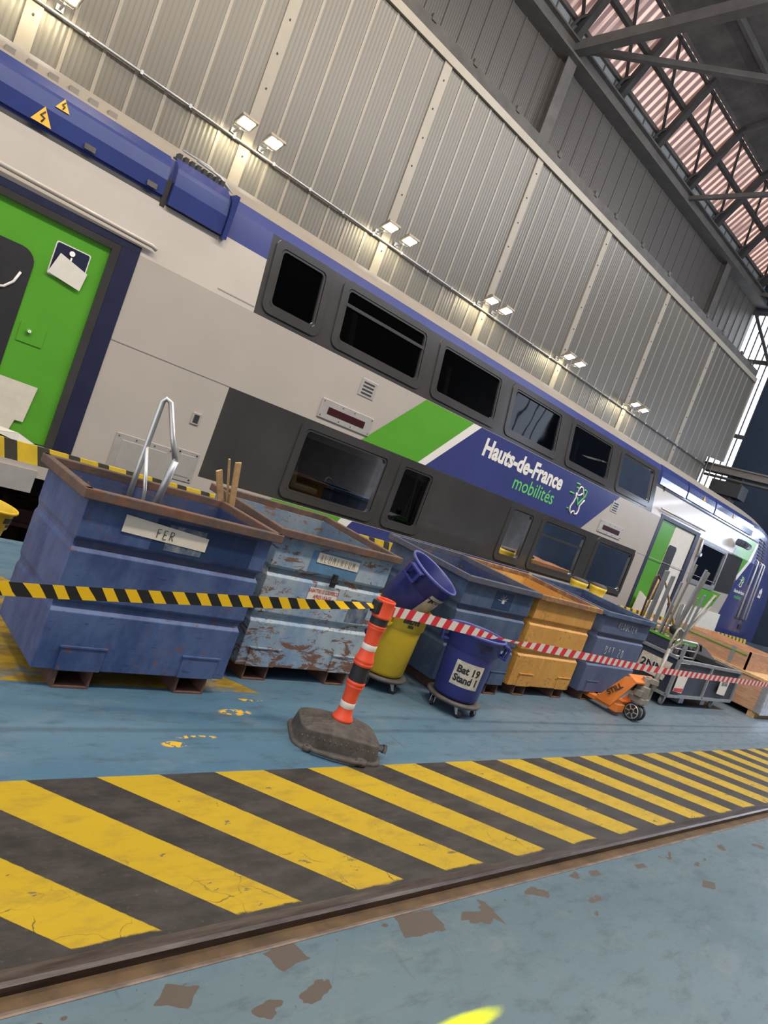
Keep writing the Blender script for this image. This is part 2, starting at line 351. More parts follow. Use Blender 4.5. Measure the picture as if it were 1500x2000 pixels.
def empty(name, loc, label, cat, group=None):
    o = bpy.data.objects.new(name, None); col.objects.link(o); o.location = loc; ROOTS[o.name] = Vector(loc); o.empty_display_size = .2
    return tag(o, label, cat, group)
def tag(o, label=None, cat=None, group=None, kind=None):
    if label: o['label'] = label
    if cat: o['category'] = cat
    if group: o['group'] = group
    if kind: o['kind'] = kind
    return o
def struct(name, mb, mat, world=True, label=None, bevel=0):
    mb.world = world; return tag(mb.build(name, mat, None, bevel), label, None, None, 'structure')
def rrect(x0, x1, z0, z1, r, n=5):
    P = []
    for cx, cz, a in ((x1-r, z1-r, 0), (x0+r, z1-r, 90), (x0+r, z0+r, 180), (x1-r, z0+r, 270)):
        for i in range(n+1):
            t = math.radians(a+90*i/n); P.append((cx+r*math.cos(t), cz+r*math.sin(t)))
    return P

def text_mb(txt, size, f, extr=.002, bold=0, squeeze=1.0, align='CENTER'):
    """text as mesh; f maps (u, v, depth) to world"""
    cu = bpy.data.curves.new('t', 'FONT'); cu.body = txt; cu.size = size; cu.align_x = align; cu.align_y = 'CENTER'; cu.resolution_u = 3; cu.offset = bold; cu.space_character = 1.0
    o = bpy.data.objects.new('t', cu); col.objects.link(o)
    dg = bpy.context.evaluated_depsgraph_get(); me = bpy.data.meshes.new_from_object(o.evaluated_get(dg))
    bm = bmesh.new(); bm.from_mesh(me)
    bmesh.ops.triangulate(bm, faces=bm.faces)
    mb = MB(); vs = [f(v.co.x*squeeze, v.co.y, extr) for v in bm.verts]
    mb.add(vs, [[v.index for v in fc.verts] for fc in bm.faces])
    bm.free(); bpy.data.objects.remove(o); bpy.data.meshes.remove(me); bpy.data.curves.remove(cu)
    return mb
STROKE = {'F': [[(0, 0), (0, 1), (.6, 1)], [(0, .55), (.5, .55)]], 'E': [[(.6, 0), (0, 0), (0, 1), (.6, 1)], [(0, .5), (.5, .5)]],
 'R': [[(0, 0), (0, 1), (.5, 1), (.6, .8), (.5, .55), (0, .5)], [(.25, .5), (.65, 0)]], 'A': [[(0, 0), (.3, 1), (.6, 0)], [(.12, .4), (.48, .4)]],
 'L': [[(0, 1), (0, 0), (.5, 0)]], 'U': [[(0, 1), (0, .2), (.2, 0), (.45, 0), (.6, .2), (.6, 1)]], 'M': [[(0, 0), (.05, 1), (.35, .4), (.6, 1), (.7, 0)]],
 'I': [[(.2, 0), (.2, 1)]], 'N': [[(0, 0), (0, 1), (.55, 0), (.55, 1)]], 'D': [[(0, 0), (0, 1), (.4, .9), (.6, .5), (.4, .1), (0, 0)]],
 'C': [[(.6, .9), (.3, 1), (0, .6), (.05, .2), (.3, 0), (.6, .1)]], 'T': [[(0, 1), (.6, 1)], [(.3, 1), (.3, 0)]], 'B': [[(0, 0), (0, 1), (.45, .95), (.5, .7), (.1, .52), (.55, .4), (.55, .1), (0, 0)]],
 '2': [[(0, .8), (.25, 1), (.5, .8), (.4, .5), (0, 0), (.6, .02)]], '0': [[(.3, 1), (.05, .7), (.05, .3), (.3, 0), (.55, .3), (.55, .7), (.3, 1)]], ' ': []}
def strokes(txt, h, f, r):
    mb = MB(); x = 0; W = len(txt)*h*.82
    for ch in txt:
        for st in STROKE[ch]:
            pts = [((x + a*h*.62) - W/2 + random.uniform(-1, 1)*h*.03, (b-.5)*h + random.uniform(-1, 1)*h*.03) for a, b in st]
            mb.tube([f(a, b, r*.6) for a, b in pts], r, 5)
        x += h*.82
    return mb

# ================================================================== SETTING
XL, XR = -7.0, 31.4
b = MB()
b.add([(XL, -7, 0), (46, -7, 0), (46, 1.585, 0), (XL, 1.585, 0)], [(0, 1, 2, 3)])
b.add([(XL, 1.735, 0), (46, 1.735, 0), (46, 6.3, 0), (XL, 6.3, 0)], [(0, 1, 2, 3)])
b.add([(XL, 10.6, 0), (46, 10.6, 0), (46, 15.2, 0), (XL, 15.2, 0)], [(0, 1, 2, 3)])
struct('floor', b, 'floor')
b = MB(); b.prism([(XL, 1.735, 0.001), (XL, 1.692, 0.001), (XL, 1.680, -.008), (XL, 1.684, -.035), (XL, 1.69, -.06), (XL, 1.735, -.06)], (46-XL, 0, 0))
struct('trim_1', b, 'rail')
b = MB(); b.prism([(XL, 1.60, -.006), (XL, 1.583, .002), (XL, 1.575, .002), (XL, 1.575, -.05), (XL, 1.60, -.05)], (46-XL, 0, 0))
struct('trim_2', b, 'edge')
b = MB(); b.prism([(XL, 1.57, -.028), (XL, 1.60, -.028), (XL, 1.70, -.045), (XL, 1.70, -.08), (XL, 1.57, -.08)], (46-XL, 0, 0)); struct('trim_3', b, 'groove')
b = MB(); b.box((XL, 6.3, -1.3), (46, 10.6, -1.2)); b.box((XL, 6.22, -1.3), (46, 6.3, -.001)); b.box((XL, 10.6, -1.3), (46, 10.68, -.001))
struct('floor_pit', b, 'pit')
b = MB()
for y in (7.68, 9.12):
    b.box((XL, y-.035, -.16), (30, y+.035, -.02)); b.box((XL, y-.08, -.20), (30, y+.08, -.16))
    for k in range(20): b.box((XL+k*1.9, y-.12, -1.2), (XL+k*1.9+.22, y+.12, -.20))
struct('trim_4', b, 'rust')

# partition wall beside the track, with its seam strips and wide cover strips
WY = 11.5; WZ = 9.63; WX = 26.1
b = MB()
b.prism([(XL, WY, 0), (24.4, WY, 0), (24.8, WY, 6.25), (WX, WY, 6.4), (WX, WY, WZ), (XL, WY, WZ)], (0, .12, 0))
b.cur = 1
strips = [-1.75, 1.55, 4.87, 8.16, 11.46, 14.78, 18.48, 22.2]
for i in range(len(strips)):
    x0 = strips[i]; x1 = strips[i+1] if i+1 < len(strips) else 25.9
    n = 7 if i < 5 else 8
    for k in range(1, n):
        x = x0+(x1-x0)*k/n; b.box((x-.025, WY-.010, .0), (x+.025, WY, WZ-.08))
for k in range(1, 11): b.box((-1.75-k*.47-.034, WY-.010, 0), (-1.75-k*.47+.034, WY, WZ-.08))
struct('wall_back', b, ['clad', 'seam'])
b = MB()
for x in strips:
    b.box((x-.105, WY-.03, 0), (x+.105, WY-.002, WZ-.08))
b.cur = 1
for x in strips:
    for k in range(16): b.cyl((x+(.02 if k % 2 else -.02), WY-.036, .5+k*.58), (x, WY-.028, .5+k*.58), .017, 8)
struct('trim_5', b, ['trimw', 'dark'])
b = MB(); b.box((XL, WY-.06, WZ-.10), (WX, WY+.0, WZ+.06)); b.box((WX-.02, WY-.03, 6.4), (WX+.05, WY+.12, WZ)); struct('trim_6', b, 'trimw')
b = MB(); b.box((XL, WY+.02, WZ+.06), (WX, WY+.40, WZ+.34))
for k in range(22):
    x = XL+1+k*1.5+random.uniform(-.3, .3); b.box((x, WY+.0, WZ+.30), (x+.12, WY+.08, WZ+.42))
struct('trim_7', b, 'beamdk')
# conduit along the wall
b = MB(); b.tube([(XL, WY-.06, 5.90), (24.6, WY-.06, 5.90)], .024, 8)
for k in range(40): b.box((XL+.4+k*.8, WY-.09, 5.87), (XL+.44+k*.8, WY-.032, 5.93))
tag(b.build('cable_conduit', 'steel'), 'long thin grey cable conduit clipped along the ribbed wall under the floodlights', 'conduit')

# main building wall above and behind
UY = 15.0
b = MB(); b.box((XL, UY, 0), (XR, UY+.15, 14.75)); b.cur = 1
x = XL+.3
while x < XR: b.box((x-.03, UY-.03, 5), (x+.03, UY, 14.6)); x += .62
struct('wall_far', b, ['clad2', 'clad2'])
b = MB()
for x in (-1.6, 6.4, 14.42, 27.0):
    b.box((x-.22, UY-.35, 0), (x+.22, UY-.33, 14.6)); b.box((x-.22, UY-.05, 0), (x+.22, UY-.02, 14.6)); b.box((x-.02, UY-.33, 0), (x+.02, UY-.05, 14.6))
b.box((26.1, UY-.9, 9.0), (27.1, UY-.1, 10.9))
struct('trim_8', b, 'beam')
b = MB(); b.box((XL, UY-.35, 14.55), (XR, UY+.1, 14.95)); b.box((XL, UY-.55, 14.50), (XR, UY+.1, 14.56)); b.box((XL, UY-.5, 14.93), (XR, UY+.1, 14.98)); struct('trim_9', b, 'beam')
# strip of frosted panes above the beam
b = MB(); b.box((XL, UY, 14.98), (XR, UY+.03, 15.68)); b.cur = 1
x = XL
while x < XR: b.box((x-.02, UY-.03, 14.98), (x+.02, UY, 15.68)); x += .68
b.box((XL, UY-.05, 15.64), (XR, UY+.02, 15.76))
struct('window_2', b, ['clear', 'beam'])
# translucent corrugated roof band, steep slope
SL = lambda y: 15.7+1.29*(15-y)
b = MB(); ytop = 13.72
b.add([(XL, 15, SL(15)), (46, 15, SL(15)), (46, ytop, SL(ytop)), (XL, ytop, SL(ytop))], [(0, 1, 2, 3)])
struct('window_3', b, 'sky')
b = MB(); b.box((XL, 14.90, 15.62), (46, 15.2, 15.74))
b.prism([(XL, ytop+.02, SL(ytop)-.1), (XL, ytop-.06, SL(ytop)-.02), (XL, 6, 19.6), (XL, -3, 21.5), (XL, -3, 21.7), (XL, ytop+.2, SL(ytop)+.25)], (46-XL, 0, 0))
b.cur = 1
for yy in (12.2, 10.4, 8.4, 6.2): 
    z = SL(ytop)+(ytop-yy)/(ytop-6)*(19.6-SL(ytop))-.18
    b.box((XL, yy-.06, z-.12), (46, yy+.06, z+.1))
struct('ceiling', b, ['roofdk', 'beam'])
b = MB(); b.bar((XL, 14.33, SL(14.33)-.12), (46, 14.33, SL(14.33)-.12), .14, .16); b.bar((XL, 13.80, SL(13.8)-.05), (46, 13.80, SL(13.8)-.05), .08, .1)
struct('trim_10', b, 'beamdk')
rx = [14.42+2.70*k for k in range(-6, 7)]
for i, x in enumerate(rx):
    b = MB(); b.bar((x, 15.0, 15.05), (x, 13.62, SL(13.62)-.12), .22, .22, (0, 1, 0))
    b.tube([(x-.3, 14.9, 15.0), (x-.33, 14.85, 15.35), (x-.22, 14.75, 15.65), (x-.05, 14.6, 15.8)], .05, 6)
    if i > 0:   # wind brace on the roof slope
        b.bar((x, 14.85, SL(14.85)-.2), (x-2.3, 13.75, SL(13.75)-.12), .09, .07)
    tag(b.build('roof_rafter', 'beamdk'), 'dark steel rafter with wind brace crossing the translucent roof band', 'rafter', 'rafters of the roof', 'structure')
for x in (6.34, 14.42, 22.5, 30.6):
    b = MB(); big = x in (14.42, 6.34); wd = .30 if big else .14
    b.bar((x, 15.0, 14.85), (x, -3, 14.80), wd, wd); b.bar((x, 13.6, 17.2), (x, 4, 19.8), wd*.6, wd*.6)
    for k in range(4 if big else 0):
        y0 = 9.2-k*2.0; b.bar((x, y0, 14.9), (x, y0-1.0, 14.9+(15.8-y0)*.4+.6), .09, .09); b.bar((x, y0-1.0, 14.9+(15.8-y0)*.4+.6), (x, y0-2, 14.9), .09, .09)
    if big: b.bar((x, 14.9, 14.95), (x+5.5, 5.4, 14.95), .16, .16)
    tag(b.build('roof_truss', 'beam'), 'heavy steel roof truss chord spanning the hall', 'truss', 'roof trusses', 'structure')
# end wall with its tall glazing strip
b = MB(); b.box((XR, -8, 0), (XR+.2, 13.35, 21)); b.box((XR, 13.35, 0), (XR+.2, 17, 5.2)); b.box((XR, 13.35, 14.35), (XR+.2, 17, 19))
struct('wall_right', b, 'endblue')
b = MB(); b.box((XR+.05, 13.35, 5.2), (XR+.08, 15.6, 14.35)); b.cur = 1
for y in (13.35, 13.62, 13.9, 14.2, 14.5, 14.8): b.box((XR-.02, y-.02, 5.2), (XR+.05, y+.02, 14.35))
for z in (8.6, 12.05, 14.3): b.box((XR-.05, 13.3, z-.09), (XR+.05, 15.0, z+.09))
b.bar((XR-.1, 15, 14.4), (XR-.1, 13, 11.2), .12, .12)
struct('window_1', b, ['dayglass', 'beamdk'])
# crane beam across the far end, beyond the train
b = MB(); b.box((25.8, -4, 5.95), (26.2, 12.0, 6.2)); b.box((25.75, -4, 6.17), (26.25, 12, 6.22)); b.box((25.75, -4, 5.93), (26.25, 12, 5.97)); b.tube([(25.7, -4, 5.7), (25.7, 11.8, 5.75)], .05, 6)
tag(b.build('crane_beam', 'beam'), 'long dark horizontal crane beam crossing behind the far end of the train', 'beam')
b = MB(); b.box((25.6, 10.3, 5.15), (26.3, 11.4, 5.64)); b.box((25.92, 10.5, 5.64), (26.08, 10.9, 5.929)); b.box((25.7, 10.6, 4.5), (26.2, 11.1, 5.15)); b.cyl((25.9, 10.8, 4.1), (25.9, 10.8, 4.5), .12)
tag(b.build('crane_hoist', 'dark'), 'black hoist unit hanging under the crane beam at the partition end', 'hoist')
b = MB(); b.box((28.2, 3.5, 0), (31.0, 9.0, 5.0)); b.box((28.1, 3.4, 5.0), (31.0, 9.1, 5.25)); b.cur = 1; b.box((28.15, 4.0, 3.5), (28.2, 8.6, 4.6)); b.box((28.15, 4.0, 3.05), (28.2, 8.6, 3.15))
tag(b.build('workshop_cabin', ['endblue', 'board']), 'dark blue cabin in the shade beyond the nose of the train', 'cabin')
b = MB(); b.box((XL, -9.2, 0), (60, -9.0, 15.5)); struct('wall_front', b, 'beamdk')  # unseen opposite wall, added dark to keep the train window reflections dark
# windows of the opposite side of the hall (seen only as reflections in the train)
b = MB()
for k in range(7):
    x = 27+k*4.6; b.add([(x, -8.5, 9.5), (x+3.9, -8.5, 9.5), (x+3.9, -6.2, 13.5), (x, -6.2, 13.5)], [(0, 1, 2, 3)])
struct('window_4', b, 'reflglass')
b = MB()
for k in range(7):
    x = 27+k*4.6
    for j in range(0, 6): b.bar((x+j*.78, -8.45, 9.5), (x+j*.78, -6.15, 13.5), .05, .05)
    b.bar((x-.2, -7.3, 11.5), (x+4.1, -7.3, 11.5), .12, .12)
struct('trim_11', b, 'beamdk')

# ================================================================== TRAIN
TY = 7.0; TC = 8.4
PR = [(.45, 0), (.60, -.0), (2.80, 0), (3.70, .17), (3.82, .225), (3.98, .48), (4.10, .76), (4.20, 1.06), (4.27, 1.4)]
def prof(z):
    for (a, p), (c, q) in zip(PR, PR[1:]):
        if z <= c: return p+(q-p)*max(0, (z-a))/(c-a)
    return 1.4
def nose(p):
    x, y, z = p
    if x > 19.8:
        t = (x-19.8)/2.9
        if z > 2.0: z = 2.0+(z-2.0)*(1-.24*t*t)
        y = TC+(y-TC)*(1-.20*max(0, t-.25)**2)
        x -= max(0, (z-1.6))*.30*t
    return (x, y, z)
def T(x, z, off=0): return nose((x, TY+prof(z)-off, z))
train = empty('train', (11, 8.4, .45), 'double-deck regional train, white, grey, green and blue, standing along the ribbed wall', 'train')
UPW = [(3.82, 4.47), (4.83, 6.28), (6.65, 8.02), (8.41, 9.78), (10.22, 11.62), (12.06, 13.44)]
LOW = [(4.85, 6.27), (6.60, 7.21), (9.26, 9.86), (10.22, 11.65), (12.15, 13.57)]
UZ = (2.945, 3.615); LZ = (1.03, 1.845)
D1 = (.80, 2.10, .76, 2.74); D2 = (14.27, 16.05, .74, 2.80); CW = (16.55, 18.05, 1.80, 2.72)
holes = [(a, c, *UZ) for a, c in UPW]+[(a, c, *LZ) for a, c in LOW]+[(D1[0], D1[1], D1[2], D1[3]), D2, CW]
xs = sorted({-6.0, -2, 3.07, 3.67, 3.70, 13.66, 19.1} | {v for h in holes for v in h[:2]} | {19.8+.29*k for k in range(11)})
zs = sorted({.45, .60, .90, 1.95, 2.80, 3.36, 3.40, 3.70, 3.82} | {v for h in holes for v in h[2:]})
b = MB(); cache = {}
def vid(x, z):
    if (x, z) not in cache: cache[(x, z)] = len(b.v); b.v.append(Vector(T(x, z)))
    return cache[(x, z)]
for x0, x1 in zip(xs, xs[1:]):
    for z0, z1 in zip(zs, zs[1:]):
        cx, cz = (x0+x1)/2, (z0+z1)/2
        if any(h[0] < cx < h[1] and h[2] < cz < h[3] for h in holes): continue
        m = 0
        if .90 < cz < 1.95 and 3.70 < cx < 13.66: m = 1
        if 2.80 < cz < 3.70 and 3.67 < cx < 13.66: m = 1
        if 3.70 < cz < 3.82 and 3.67 < cx < 13.66: m = 2
        if cz > 3.40 and (cx < 3.67 or cx > 13.66): m = 2
        if 3.36 < cz < 3.40 and (cx < 3.07 or cx > 13.66): m = 3
        if cx > 20.1: m = 2
        b.f.append([vid(x0, z0), vid(x1, z0), vid(x1, z1), vid(x0, z1)]); b.mi.append(m); b.sm.append(False)
b.cur = 2   # nose cap and far side
end = [Vector(T(22.7, z)) for z in zs]; far = [Vector((p.x, 2*TC-p.y, p.z)) for p in end]
n = len(zs); b.add(end+far, [(i, i+1, n+i+1, n+i) for i in range(n-1)])
b.cur = 0; b.add([(-6, 9.8, .45), (19.8, 9.8, .45), (19.8, 9.75, 3.8), (-6, 9.75, 3.8)], [(0, 1, 2, 3)])
b.cur = 3; b.add([(-6, 7.02, .46), (22, 7.02, .46), (22, 9.78, .46), (-6, 9.78, .46)], [(0, 1, 2, 3)])
b.build('body', ['white', 'grey', 'blue', 'dark'], train)
# roof
b = MB(); rz = [3.82, 3.90, 3.98, 4.04, 4.10, 4.15, 4.20, 4.24, 4.27]
rxs = [-6, 0, 6, 12, 18, 19.8]+[19.8+.29*k for k in range(1, 11)]
vs = []
for x in rxs:
    L = [Vector(T(x, z)) for z in rz]; vs += L+[Vector((p.x, 2*TC-p.y, p.z)) for p in L[-2::-1]]
m_ = 2*len(rz)-1
b.smooth = True; b.add(vs, [(i*m_+j, (i+1)*m_+j, (i+1)*m_+j+1, i*m_+j+1) for i in range(len(rxs)-1) for j in range(m_-1)])
b.build('roof', 'roofbeige', train)
# cabin floors and a dim inner wall
b = MB(); b.box((2.5, 7.45, 3.64), (14.0, 9.6, 3.70)); b.box((-5.5, 7.1, .72), (19.4, 9.7, .76)); b.box((3.4, 7.2, 2.35), (13.9, 9.7, 2.45)); b.box((-5.5, 9.6, .76), (19.4, 9.65, 3.7)); b.box((2.4, 7.1, .76), (2.45, 9.6, 3.6)); b.box((14.0, 7.1, .76), (14.05, 9.6, 3.6)); b.box((16.2, 7.1, .76), (16.25, 9.6, 3.0))
b.build('interior_shell', 'interior', train)
def seat(x, z, lean=1):
    b = MB(); b.prism([(x, 7.35, z+.45), (x+.46*lean, 7.35, z+.45), (x+.46*lean, 7.35, z+.37), (x, 7.35, z+.37)], (0, .9, 0)); b.prism([(x, 7.35, z+.4), (x-.14*lean, 7.35, z+1.05), (x-.06*lean, 7.35, z+1.07), (x+.09*lean, 7.35, z+.42)], (0, .9, 0))
    b.build('seat', 'seat', train, .02)
for x in (5.15, 6.9, 10.7, 12.7): seat(x, .68)
for x in (5.3, 7.2, 9.0, 10.9): seat(x, 2.38)
# frames and panes
def ring(mb, x0, x1, z0, z1, o, i, ro, ri, off0, off1):
    A = rrect(x0-o, x1+o, z0-o, z1+o, ro); B = rrect(x0+i, x1-i, z0+i, z1-i, ri); n = len(A)
    vs = [T(x, z, off0) for x, z in A]+[T(x, z, off1) for x, z in A]+[T(x, z, off1) for x, z in B]+[T(x, z, -.03) for x, z in B]
    mb.add(vs, [(k*n+j, k*n+(j+1) % n, (k+1)*n+(j+1) % n, (k+1)*n+j) for k in range(3) for j in range(n)])
def window(x0, x1, z0, z1, transom=False, lab=None, mat='grey'):
    b = MB(); ring(b, x0, x1, z0, z1, .085, .0, .11, .06, .002, .018)
    ring(b, x0, x1, z0, z1, .0, .03, .07, .05, .018, .008)
    if transom:
        zt = z0+(z1-z0)*.70; b.prism([T(x0, zt-.02, .012), T(x1, zt-.02, .012), T(x1, zt+.02, .012), T(x0, zt+.02, .012)], (0, .04, 0))
    fr = b.build('window_frame', mat, train)
    ROOTS[fr.name] = loc_of(train)
    g = MB(); g.add([T(x, z, -.018) for x, z in rrect(x0+.01, x1-.01, z0+.01, z1-.01, .05)], [tuple(range(24))]); g.build('window_pane', 'glass', fr)
    # blind rail behind the glass
    return fr
for i, (a, c) in enumerate(UPW): window(a, c, *UZ, transom=(i == 1))
for i, (a, c) in enumerate(LOW): window(a, c, *LZ, transom=(i == 3))
for a, c in LOW: b = MB(); b.box((a, TY+.06, LZ[1]-.11), (c, TY+.09, LZ[1]+.02)); b.build('blind_case', 'silver', train)
# livery laid flush on the flat side
def decal(name, polys, mat, off=.004, thick=None, label=None, parent=None):
    for p_ in polys: o = decal1(name, [p_], mat, off, thick, label, train)
    return o
def decal1(name, polys, mat, off=.004, thick=None, label=None, parent=train):
    b = MB()
    for poly in polys:
        bm = bmesh.new(); vs = [bm.verts.new((x, 0, z)) for x, z in poly]; bm.faces.new(vs)
        for z, _ in PR[2:5]: bmesh.ops.bisect_plane(bm, geom=bm.verts[:]+bm.edges[:]+bm.faces[:], plane_co=(0, 0, z), plane_no=(0, 0, 1))
        for k in range(10): bmesh.ops.bisect_plane(bm, geom=bm.verts[:]+bm.edges[:]+bm.faces[:], plane_co=(19.8+.29*k, 0, 0), plane_no=(1, 0, 0))
        bm.verts.index_update(); base = [tuple(v.co) for v in bm.verts]
        b.add([T(x, z, off) for x, _, z in base], [[v.index for v in f.verts] for f in bm.faces]); bm.free()
    o = b.build(name, mat, parent)
    if label: o['label'] = label
    return o
decal('livery_stripe', [[(5.71, 1.955), (6.81, 1.955), (7.62, 2.795), (6.55, 2.795)], [(4.56, .70), (5.72, .70), (5.85, .895), (4.72, .895)]], 'green', label='bright green slanted stripe')
decal('livery_stripe', [[(6.81, 1.955), (6.97, 1.955), (7.81, 2.795), (7.62, 2.795)], [(5.72, .70), (5.92, .70), (6.05, .895), (5.85, .895)]], 'text_w', label='white slanted stripe')
decal('livery_panel', [[(6.97, 1.955), (11.36, 1.955), (12.27, 2.795), (7.81, 2.795)], [(5.92, .70), (10.0, .70), (10.35, .895), (6.05, .895)]], 'blue', label='deep blue panel carrying the lettering')
decal('livery_stripe', [[(18.42, 2.78), (18.95, 3.35), (20.02, 3.35), (19.22, 2.34), (19.18, 2.78)], [(17.5, 1.72), (18.7, 1.72), (18.35, 1.25), (17.1, 1.25)]], 'green', .005, label='green stripes around the driver window')
decal('livery_stripe', [[(20.02, 3.35), (20.20, 3.35), (19.30, 2.20), (19.20, 2.32)]], 'text_w', .006, label='white slanted stripe near the nose')
decal('livery_panel', [[(20.15, 3.355), (20.2, .75), (18.9, .75), (19.18, 1.70), (19.25, 2.22), (20.1, 3.3)]], 'blue', .004, label='deep blue cab corner')
decal('window_panel', [[(18.15, 1.76), (19.20, 1.80), (19.18, 2.78), (18.10, 2.76)]], 'grey', .012, label='dark panel behind the driver window')
# thin panel seams
for (x0, x1, z) in ((2.35, 3.70, 1.955), (13.7, 18.2, 1.93), (3.2, 3.66, 2.86), (16.2, 18.0, 2.80)):
    b = MB(); b.bar(T(x0, z, .002), T(x1, z, .002), .006, .012); b.build('panel_seam', 'silver', train)
# cowlings above (raised blue covers with a dark gap under them)
def cowl(x0, x1, z0=3.43, z1=3.83, off=.05, mat='cowl'):
    b = MB(); zz = [z0, (z0+z1)/2-.05, (z0+z1)/2+.08, 3.74, z1]; nx = max(2, int((x1-x0)/.5)+1); X_ = [x0+(x1-x0)*k/(nx-1) for k in range(nx)]
    o = [off*.6, off, off, off, off*.5]
    vs = [T(x, z, q) for x in X_ for z, q in zip(zz, o)]+[T(x, z, -.02) for x in X_ for z in zz]; k = 5; N = nx*k
    fs = [(i*k+j, (i+1)*k+j, (i+1)*k+j+1, i*k+j+1) for i in range(nx-1) for j in range(k-1)]
    fs += [(i*k, (i+1)*k, N+(i+1)*k, N+i*k) for i in range(nx-1)]+[(i*k+k-1, (i+1)*k+k-1, N+(i+1)*k+k-1, N+i*k+k-1) for i in range(nx-1)]
    fs += [(j, j+1, N+j+1, N+j) for j in range(k-1)]+[(N-k+j, N-k+j+1, 2*N-k+j+1, 2*N-k+j) for j in range(k-1)]
    b.add(vs, fs); return b.build('roof_cowl', mat, train)
cowl(-3.2, -.8); cowl(-.75, 2.40); cowl(2.46, 3.06, 3.37, 3.86, .09)
cowl(13.72, 15.05); cowl(15.12, 16.68, 3.45); cowl(16.76, 19.4, 3.45)
b = MB(); b.box((3.07, 7.03, 3.34), (3.12, 7.3, 3.80)); b.build('cowl_hinge', 'cowl', train)
b = MB(); b.box((-2.2, 7.31, 3.84), (2.35, 7.41, 3.87))
for k in range(22): b.box((-2+k*.18, 7.32, 3.86), (-1.92+k*.18, 7.40, 3.93))
b.build('roof_fitting', 'roofbeige', train)
b = MB(); b.box((2.44, 7.25, 3.83), (3.05, 7.35, 3.86))
for k in range(8): b.box((2.48+k*.07, 7.26, 3.85), (2.52+k*.07, 7.34, 3.92))
b.build('roof_fitting', 'dark', train)
b = MB(); b.tube([(2.75, 7.5, 4.03), (3.0, 7.4, 3.98), (3.14, 7.3, 3.86)], .015, 6); b.tube([(2.6, 7.55, 4.05), (2.9, 7.5, 4.04), (3.08, 7.35, 3.92)], .012, 6)
b.build('roof_fitting', 'steel', train)
b = MB()
for x in (20.25, 20.65):
    for k in range(7): z = 3.0+k*.085; b.bar(T(x, z, .008), T(x+.28, z, .008), .02, .035)
b.build('roof_grille', 'dark', train)
# lettering
def onside(u0, z0): return lambda u, v, d: T(u0+u, z0+v, .006+d)
text_mb('Hauts-de-France', .37, onside(9.15, 2.545), .002, .014, .92).build('lettering', 'text_w', train)['label'] = 'white lettering reading Hauts-de-France'
text_mb('mobilités', .33, onside(9.60, 2.24), .002, .002, 1.02).build('lettering', 'text_g', train)['label'] = 'green lettering reading mobilités'
def emblem(cx, cz, s, name='emblem'):
    f = lambda a, c: T(cx+a*s, cz+c*s, .010)
    b = MB(); r = .035*s
    b.tube([f(-.30, .28), (f(-.22, .10)), f(-.26, -.12), f(-.38, -.38), f(-.34, -.55), f(-.16, -.68), f(-.10, -.56), f(0.02, -.52), f(.10, -.64), f(.30, -.60), f(.36, -.42), f(.30, -.20), f(.42, -.02), f(.52, .12)], r, 6)
    b.tube([f(-.30, .28), f(-.12, .20), f(.06, .26), f(.16, .36)], r, 6); b.tube([f(-.20, .30), f(-.24, .45), f(-.12, .62), f(.04, .60), f(.20, .42), f(.36, .22)], r, 6)
    b.cur = 1; b.tube([f(-.10, .12), f(.08, -.22), f(.30, .10), f(.46, .30), f(.44, .52), f(.30, .56), f(.20, .50)], r, 6)
    for a, c, l in ((-.55, .68, .28), (-.42, .50, .18), (-.82, .20, .34), (-.62, -.50, .12)): b.tube([f(a, c), f(a+l, c)], r*1.1, 6)
    b.build(name, ['text_w', 'text_g'], train)
emblem(10.92, 2.40, .40); emblem(19.70, 2.22, .22)
text_mb('Hauts-de-France', .13, onside(19.82, 1.95), .002, .004, .9).build('lettering', 'text_w', train)
text_mb('mobilités', .15, onside(19.86, 1.80), .002, 0, 1).build('lettering', 'text_g', train)
b = MB(); b.prism([T(21.35, 2.0, .006), T(21.65, 2.0, .006), T(21.67, 2.22, .006), T(21.55, 2.32, .006), T(21.38, 2.20, .006)], (0, -.003, 0)); lg = b.build('emblem', 'text_w', train); ROOTS[lg.name] = loc_of(train)
text_mb('SNCF', .10, onside(21.51, 2.10), .006, .002, 1).build('lettering', 'navy', lg)
# side displays, vents, sockets, hatches
def panel(name, x0, x1, z0, z1, mat, off=.012, inner=None, imat=None, bolts=True, label=None):
    b = MB(); b.prism([T(x0, z0, .001), T(x1, z0, .001), T(x1, z1, .001), T(x0, z1, .001)], (0, -off, 0)); p = b.build(name, mat, train, .004); ROOTS[p.name] = loc_of(train)
    if label: p['label'] = label
    if inner:
        c = MB(); i0, i1, k0, k1 = inner; c.prism([T(i0, k0, off), T(i1, k0, off), T(i1, k1, off), T(i0, k1, off)], (0, -.006, 0)); c.build('panel_insert', imat, p, .003)
    if bolts:
        c = MB()
        for x in (x0+.03, (x0+x1)/2-.1, (x0+x1)/2+.1, x1-.03):
            for z in (z0+.03, z1-.03): q = Vector(T(x, z, off)); c.cyl(q, q+Vector((0, -.005, 0)), .009, 8)
        c.build('bolt', 'dark', p)
    return p
panel('destination_display', 4.92, 5.79, 2.02, 2.26, 'silver', .016, (5.04, 5.66, 2.09, 2.18), 'led')
panel('destination_display', 11.92, 12.84, 2.02, 2.26, 'silver', .016, (12.05, 12.72, 2.09, 2.18), 'led')
for x in (5.39, 12.10):
    p = panel('vent', x, x+.27, 2.47, 2.69, 'silver', .008, bolts=False)
    c = MB()
    for k in range(4): c.box((x+.04, TY-.012, 2.50+k*.045), (x+.22, TY-.007, 2.52+k*.045))
    c.build('vent_slot', 'dark', p)
p = panel('hatch_frame', 2.70, 3.33, .66, 1.11, 'silver', .008, (2.77, 3.27, .66, 1.05), 'silver')
